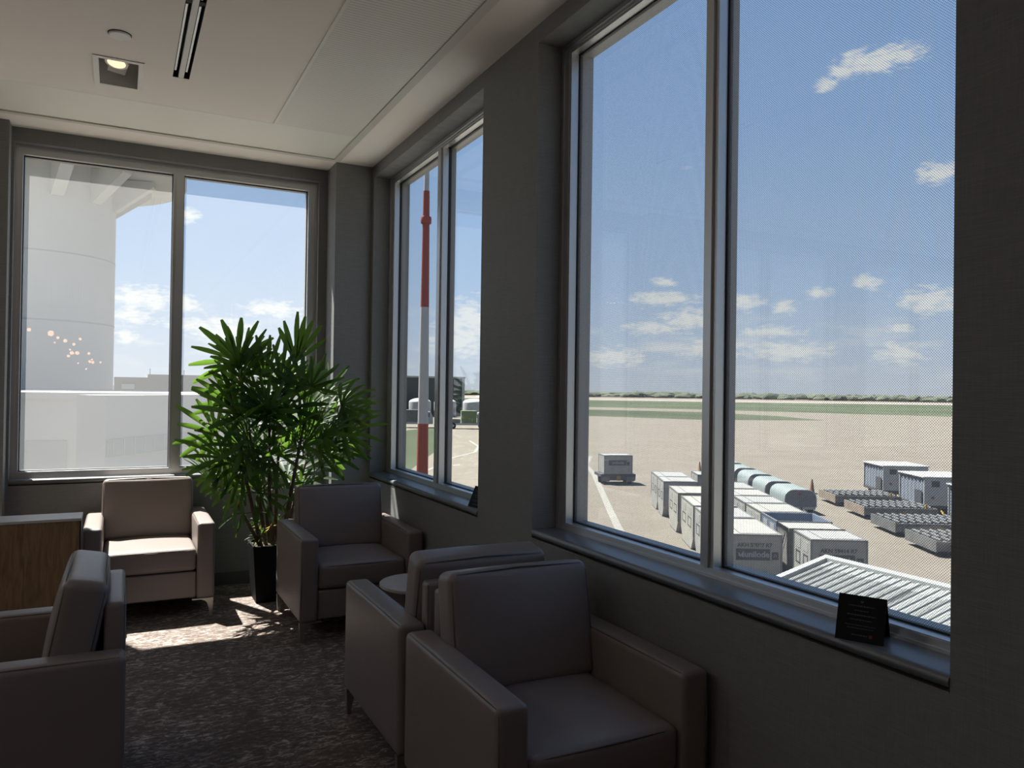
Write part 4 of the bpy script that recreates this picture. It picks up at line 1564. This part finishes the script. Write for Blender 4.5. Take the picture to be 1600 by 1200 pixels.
def tall_cart(label, loc):
    t = thing('covered_baggage_cart', label, 'baggage cart', loc, UA, 'tall curtained baggage carts')
    Wd, Ls, H = 2.4, 2.65, 1.72
    link('chassis', B((0, Wd, 0, Ls, 0.30, 0.42)), M_LETD, t)
    link('end_panel', B((0, Wd, 0.0, 0.05, 0.4205, H)), M_CARTW, t)
    link('end_panel', B((0, Wd, Ls - 0.05, Ls, 0.4205, H)), M_CARTW, t)
    bm = bmesh.new()
    n_ = 36
    pr = []
    for i in range(n_ + 1):
        pr.append((0.05 + 0.035 * math.sin(i * 1.15), 0.055 + (Ls - 0.11) * i / n_))
    pr2 = [(x + 0.02, y) for x, y in reversed(pr)]
    prism(bm, pr + pr2, 'z', 0.43, H - 0.001)
    link('curtain', bm, M_CURT, t, smooth=True, autos=50)
    link('curtain_gap', B((-0.012, 0.004, Ls * 0.10, Ls * 0.36, 0.44, 1.10)), M_PLAC, t)
    link('roof', bevel(B((-0.06, Wd + 0.06, -0.06, Ls + 0.06, H, H + 0.07)), 0.02), M_CARTW, t)
    link('end_vent', B((0.35, 0.72, -0.012, -0.0005, H - 0.42, H - 0.14)), M_PLAC, t)
    leaf_emblem(t, 0.40, -0.001, 0.78, 0.10)
    link('floor_board', B((0.09, Wd - 0.05, 0.0505, Ls - 0.0505, 0.4205, 0.45)), M_STEEL, t)
    for (wx, wy) in ((0.25, 0.4), (Wd - 0.25, 0.4), (0.25, Ls - 0.4), (Wd - 0.25, Ls - 0.4)):
        w = link('wheel', lathe(bmesh.new(), [(0.20, -0.07), (0.21, -0.05), (0.21, 0.05), (0.20, 0.07)], n=18), M_TYRE, t, smooth=True, autos=40)
        w.location = (wx, wy, 0.21)
        w.rotation_euler = (0, math.pi / 2, 0)
    bm = bmesh.new()
    tube(bm, [(0.7, 0.0, 0.33), (0.5, -0.85, 0.12)], 0.04, 6)
    link('tow_bar', bm, M_YEL, t)
    return t


tc1 = tall_cart('farthest tall white baggage cart with a blue-grey side curtain', (37.3, 28.4, G))
for (x, y, lab) in ((34.1, 23.75, 'middle tall baggage cart, its white end with a square vent'), (31.3, 19.3, 'tall baggage cart mostly cut by the dark wall')):
    c = copy_tree(tc1)
    c.location = (x, y, G)
    c['label'] = lab


def cone(loc, lab, s=1.0):
    t = thing('traffic_cone', lab, 'traffic cone', loc)
    link('cone_body', lathe(bmesh.new(), [(0.15 * s, 0.04), (0.13 * s, 0.06), (0.035 * s, 0.70 * s), (0.03 * s, 0.72 * s)], n=16), M_CONE, t, smooth=True, autos=40)
    link('cone_base', B((-0.19 * s, 0.19 * s, -0.19 * s, 0.19 * s, 0.0, 0.04)), M_TYRE, t)


M_CONE = mat('cone_orange', (0.33, 0.15, 0.07), 0.7)
cone((35.0, 31.2, G), 'weathered orange traffic cone behind the farthest roller dolly', 1.15)
cone((36.9, 42.9, G), 'small yellow-orange traffic cone alone on the apron by the mullion', 1.0)

# ------------------------------------------------------------------ corrugated canopy roof in the foreground
t = thing('canopy_roof', 'white corrugated metal roof just below the big window', 'roof', (0, 0, 0))
XO, ZO = 11.81, -1.50
sl_ = 0.215


def zr(x):
    return ZO - sl_ * (XO - x)


bm = bmesh.new()
YE = 10.19
pitch_ = 0.172
y = YE - 0.16
prof = []
n_r = 46
for i in range(n_r):
    y0 = y - i * pitch_
    prof += [(y0, 0.0), (y0 - 0.052, 0.0), (y0 - 0.066, 0.024), (y0 - 0.126, 0.024), (y0 - 0.140, 0.0)]
XI = 3.4
top, bot = [], []
for (yy, dz) in prof:
    top.append((bm.verts.new((XI, yy, zr(XI) + dz)), bm.verts.new((XO - 0.12, yy, zr(XO - 0.12) + dz))))
for a, b in zip(top, top[1:]):
    bm.faces.new([a[0], a[1], b[1], b[0]])
bmesh.ops.solidify(bm, geom=list(bm.faces), thickness=0.004)
link('ribbed_sheet', bm, M_ROOF, t)
bm = bmesh.new()
yb = prof[-1][0]
prism(bm, [(XO - 0.13, zr(XO - 0.13) - 0.15), (XO, zr(XO) - 0.15), (XO, zr(XO) + 0.07), (XO - 0.13, zr(XO - 0.13) + 0.07)], 'y', yb, YE)
link('outer_flashing', bm, M_ROOF, t)
bm = bmesh.new()
prism(bm, [(XI, zr(XI) - 0.15), (XO - 0.131, zr(XO - 0.131) - 0.15), (XO - 0.131, zr(XO - 0.131) + 0.07), (XI, zr(XI) + 0.07)], 'y', YE - 0.13, YE)
link('side_flashing', bm, M_ROOF, t)
for (px_, py_) in ((XO - 0.3, YE - 0.3), (XO - 0.3, 4.0), (4.2, YE - 0.3), (4.2, 4.0)):
    link('support_post', B((px_ - 0.08, px_ + 0.08, py_ - 0.08, py_ + 0.08, G, zr(px_) - 0.08)), M_STEEL, t)

# ------------------------------------------------------------------ red and white mast
mx_, my_ = 7.03, 18.88
t = thing('striped_mast', 'tall tapering red and white striped mast outside the narrow side window', 'mast', (mx_, my_, G))


def mr(z):
    return 0.165 - (z + 2.2) * 0.0092


segs = [(G, -2.37, M_MWHT), (-2.37, 0.657, M_MRED), (0.657, 3.677, M_MWHT), (3.677, 6.698, M_MRED), (6.698, 9.7, M_MWHT)]
for a, b, m in segs:
    rk = 1.0 if a < 5 else 0.85
    link('mast_band', lathe(bmesh.new(), [(mr(a) * rk, a - G), (mr(b) * rk, b - G)], n=24), m, t, smooth=True, autos=40)
link('joint_collar', lathe(bmesh.new(), [(0.13, 5.85 - G), (0.14, 5.88 - G), (0.14, 6.0 - G), (0.13, 6.03 - G)], n=24), M_MRED, t, smooth=True, autos=40)
link('base_flange', lathe(bmesh.new(), [(0.35, 0.0), (0.35, 0.03)], n=24), M_STEEL, t)

# ------------------------------------------------------------------ control tower outside the far window
TX, TY, TR = -4.45, 52.0, 4.1
t = thing('control_tower', 'tall round white tower with a flared top outside the far window', 'tower', (TX, TY, G))
bm = bmesh.new()
lathe(bm, [(TR, 0.0), (TR, 18.8)], n=72)
link('shaft', bm, M_TOWER, t, smooth=True, autos=40)
for zz in (8.65, 4.95, 1.2):
    link('shaft_seam', lathe(bmesh.new(), [(TR + 0.015, zz - G), (TR + 0.015, zz + 0.09 - G)], n=72, cap=False), M_TOWERS, t, smooth=True)
link('cab_underside', lathe(bmesh.new(), [(TR + 0.01, 17.70), (7.95, 17.66), (7.95, 20.2), (7.0, 21.0)], n=72), M_TOWER, t, smooth=True, autos=40)
for k in range(12):
    a = math.radians(30 * k - 12)
    bm = bmesh.new()
    prism(bm, [(TR - 0.1, 15.75), (TR + 0.12, 15.75), (6.25, 17.35), (6.25, 17.655), (TR - 0.1, 17.655)], 'y', -0.32, 0.32)
    f = link('bracket_fin', bm, M_TOWER, t)
    f.rotation_euler = (0, 0, a)
    bm = bmesh.new()

# low white service building in front of the tower
t = thing('service_building', 'long low white building with a flat roof in front of the tower', 'building', (0, 30.0, G))
link('wall_block', B((-26, 9.4, 0, 14, 0, 5.10)), M_BLD, t)
link('parapet', B((-26.1, 9.5, -0.12, 14.1, 5.1005, 5.32)), M_BLD, t)
link('garage_door', B((-2.72, -1.56, -0.05, -0.0005, 0, 3.70)), M_BLDG, t)
bm = bmesh.new()
for (x, y_, w_, d_, h_) in ((3.5, 4, 1.4, 1.2, 0.7), (1.0, 6, 0.4, 0.4, 0.5), (6.5, 5, 2.0, 1.4, 0.9)):
    pass
t2 = thing('annex_building', 'low white annex with a band of grey louvres beside the service building', 'building', (-0.35, 24.9, G), math.radians(-35 + 90 - 90))
t2.rotation_euler = (0, 0, math.radians(55))
link('wall_block', B((0, 5.4, 0.0, 0.9, 0, 5.30)), M_BLD, t2)
bm = bmesh.new()
box(bm, 0.05, 4.9, -0.03, -0.0005, 3.52, 4.02)
link('louvre_band', bm, M_BLDG, t2)
bm = bmesh.new()
for k in range(9):
    box(bm, 0.3 + k * 0.5, 0.34 + k * 0.5, -0.045, -0.0305, 3.52, 4.02)
link('louvre_post', bm, M_BLD, t2)

t = thing('far_building', 'grey flat-roofed building on the skyline right of the tower', 'building', (-0.7, 120, G))
link('wall_block', B((0, 4.2, 0, 20, 0, 6.7), (4.2, 30, 0, 20, 0, 7.15)), M_BLDD, t)
link('painted_sunlit_wall', B((0.94, 2.55, -0.2, -0.001, 5.05, 5.75)), M_WPANEL if 'M_WPANEL' in globals() else mat('painted_sunlit_white', (0.75, 0.75, 0.74), 0.8), t)  # pale slab with sunlight on the wall painted into its colour
link('roof_antenna', B((4.5, 4.6, 2, 2.1, 7.15, 8.0), (9.0, 9.1, 2, 2.1, 7.15, 7.9)), M_BLDD, t)

t = thing('hangar', 'dark green-grey hangar behind the white tanks', 'building', (45.0, 152.5, G))
link('wall_block', B((0, 21.0, 0, 20, 0, 8.0)), M_HANG, t)
link('roof_edge', B((-0.2, 21.2, -0.2, 20.2, 8.0005, 8.35)), M_BLDG, t)
link('corner_trim', B((20.5, 21.1, -0.15, -0.001, 0, 8.0)), M_BLDG, t)

for i, (x, y, lab) in enumerate(((54.6, 148.6, 'white domed storage tank partly hidden by the window mullion'), (59.3, 146.6, 'white domed storage tank in front of the hangar corner'), (64.8, 144.6, 'rightmost white domed storage tank beside the hangar'))):
    t = thing('storage_tank', lab, 'tank', (x, y, G), 0, 'white domed storage tanks')
    pr_ = [(2.25, 0.0), (2.25, 2.9)] + [(2.25 * math.cos(a_), 2.9 + 0.9 * math.sin(a_)) for a_ in [math.radians(10 * k) for k in range(1, 9)]]
    link('tank_shell', lathe(bmesh.new(), pr_, n=40), M_MWHT, t, smooth=True, autos=40)
    link('tank_skirt', lathe(bmesh.new(), [(2.30, 0.0), (2.30, 0.5)], n=40), M_BLDG, t)


def truck(label, loc, rz, green):
    t = thing('service_truck', label, 'truck', loc, rz, 'airport service vehicles by the tanks')
    link('chassis', B((0, 6.5, 0, 2.2, 0.55, 0.85)), M_CARTW, t)
    bm = bmesh.new()
    prism(bm, [(4.8, 0.8505), (6.5, 0.8505), (6.5, 1.6), (6.15, 2.35), (4.8, 2.35)], 'y', 0.05, 2.15)
    cb = link('cab', bm, M_CARTW, t)
    link('cab_window', B((4.95, 6.0, 0.03, 0.0495, 1.55, 2.15)), M_PLAC, cb)
    link('equipment_box', B((2.4, 4.6, 0.1, 2.1, 0.8505, 2.6)), M_GRN if green else M_STEEL, t)
    link('ladder_rack', B((0.2, 2.3, 0.1, 0.16, 0.8505, 1.35), (0.2, 2.3, 2.04, 2.1, 0.8505, 1.35), (0.2, 0.26, 0.1605, 2.0395, 0.8505, 1.35)), M_STEEL, t)
    for (wx, wy) in ((1.2, 0.1), (5.4, 0.1), (1.2, 2.1), (5.4, 2.1)):
        w = link('wheel', lathe(bmesh.new(), [(0.42, -0.14), (0.46, -0.10), (0.46, 0.10), (0.42, 0.14)], n=24), M_TYRE, t, smooth=True, autos=40)
        w.location = (wx, wy, 0.46)
        w.rotation_euler = (math.pi / 2, 0, 0)
        link('hub', lathe(bmesh.new(), [(0.2, -0.15), (0.2, 0.15)], n=16), M_CARTW, w)
    return t


M_GRN = mat('pale_green_paint', (0.25, 0.32, 0.17), 0.7)
truck('white service truck with a pale green equipment box, right of the mullion', (41.2, 102.0, G), math.radians(-20), True)
truck('grey and white service truck left of the striped mast', (34.3, 106.5, G), math.radians(-14), False)
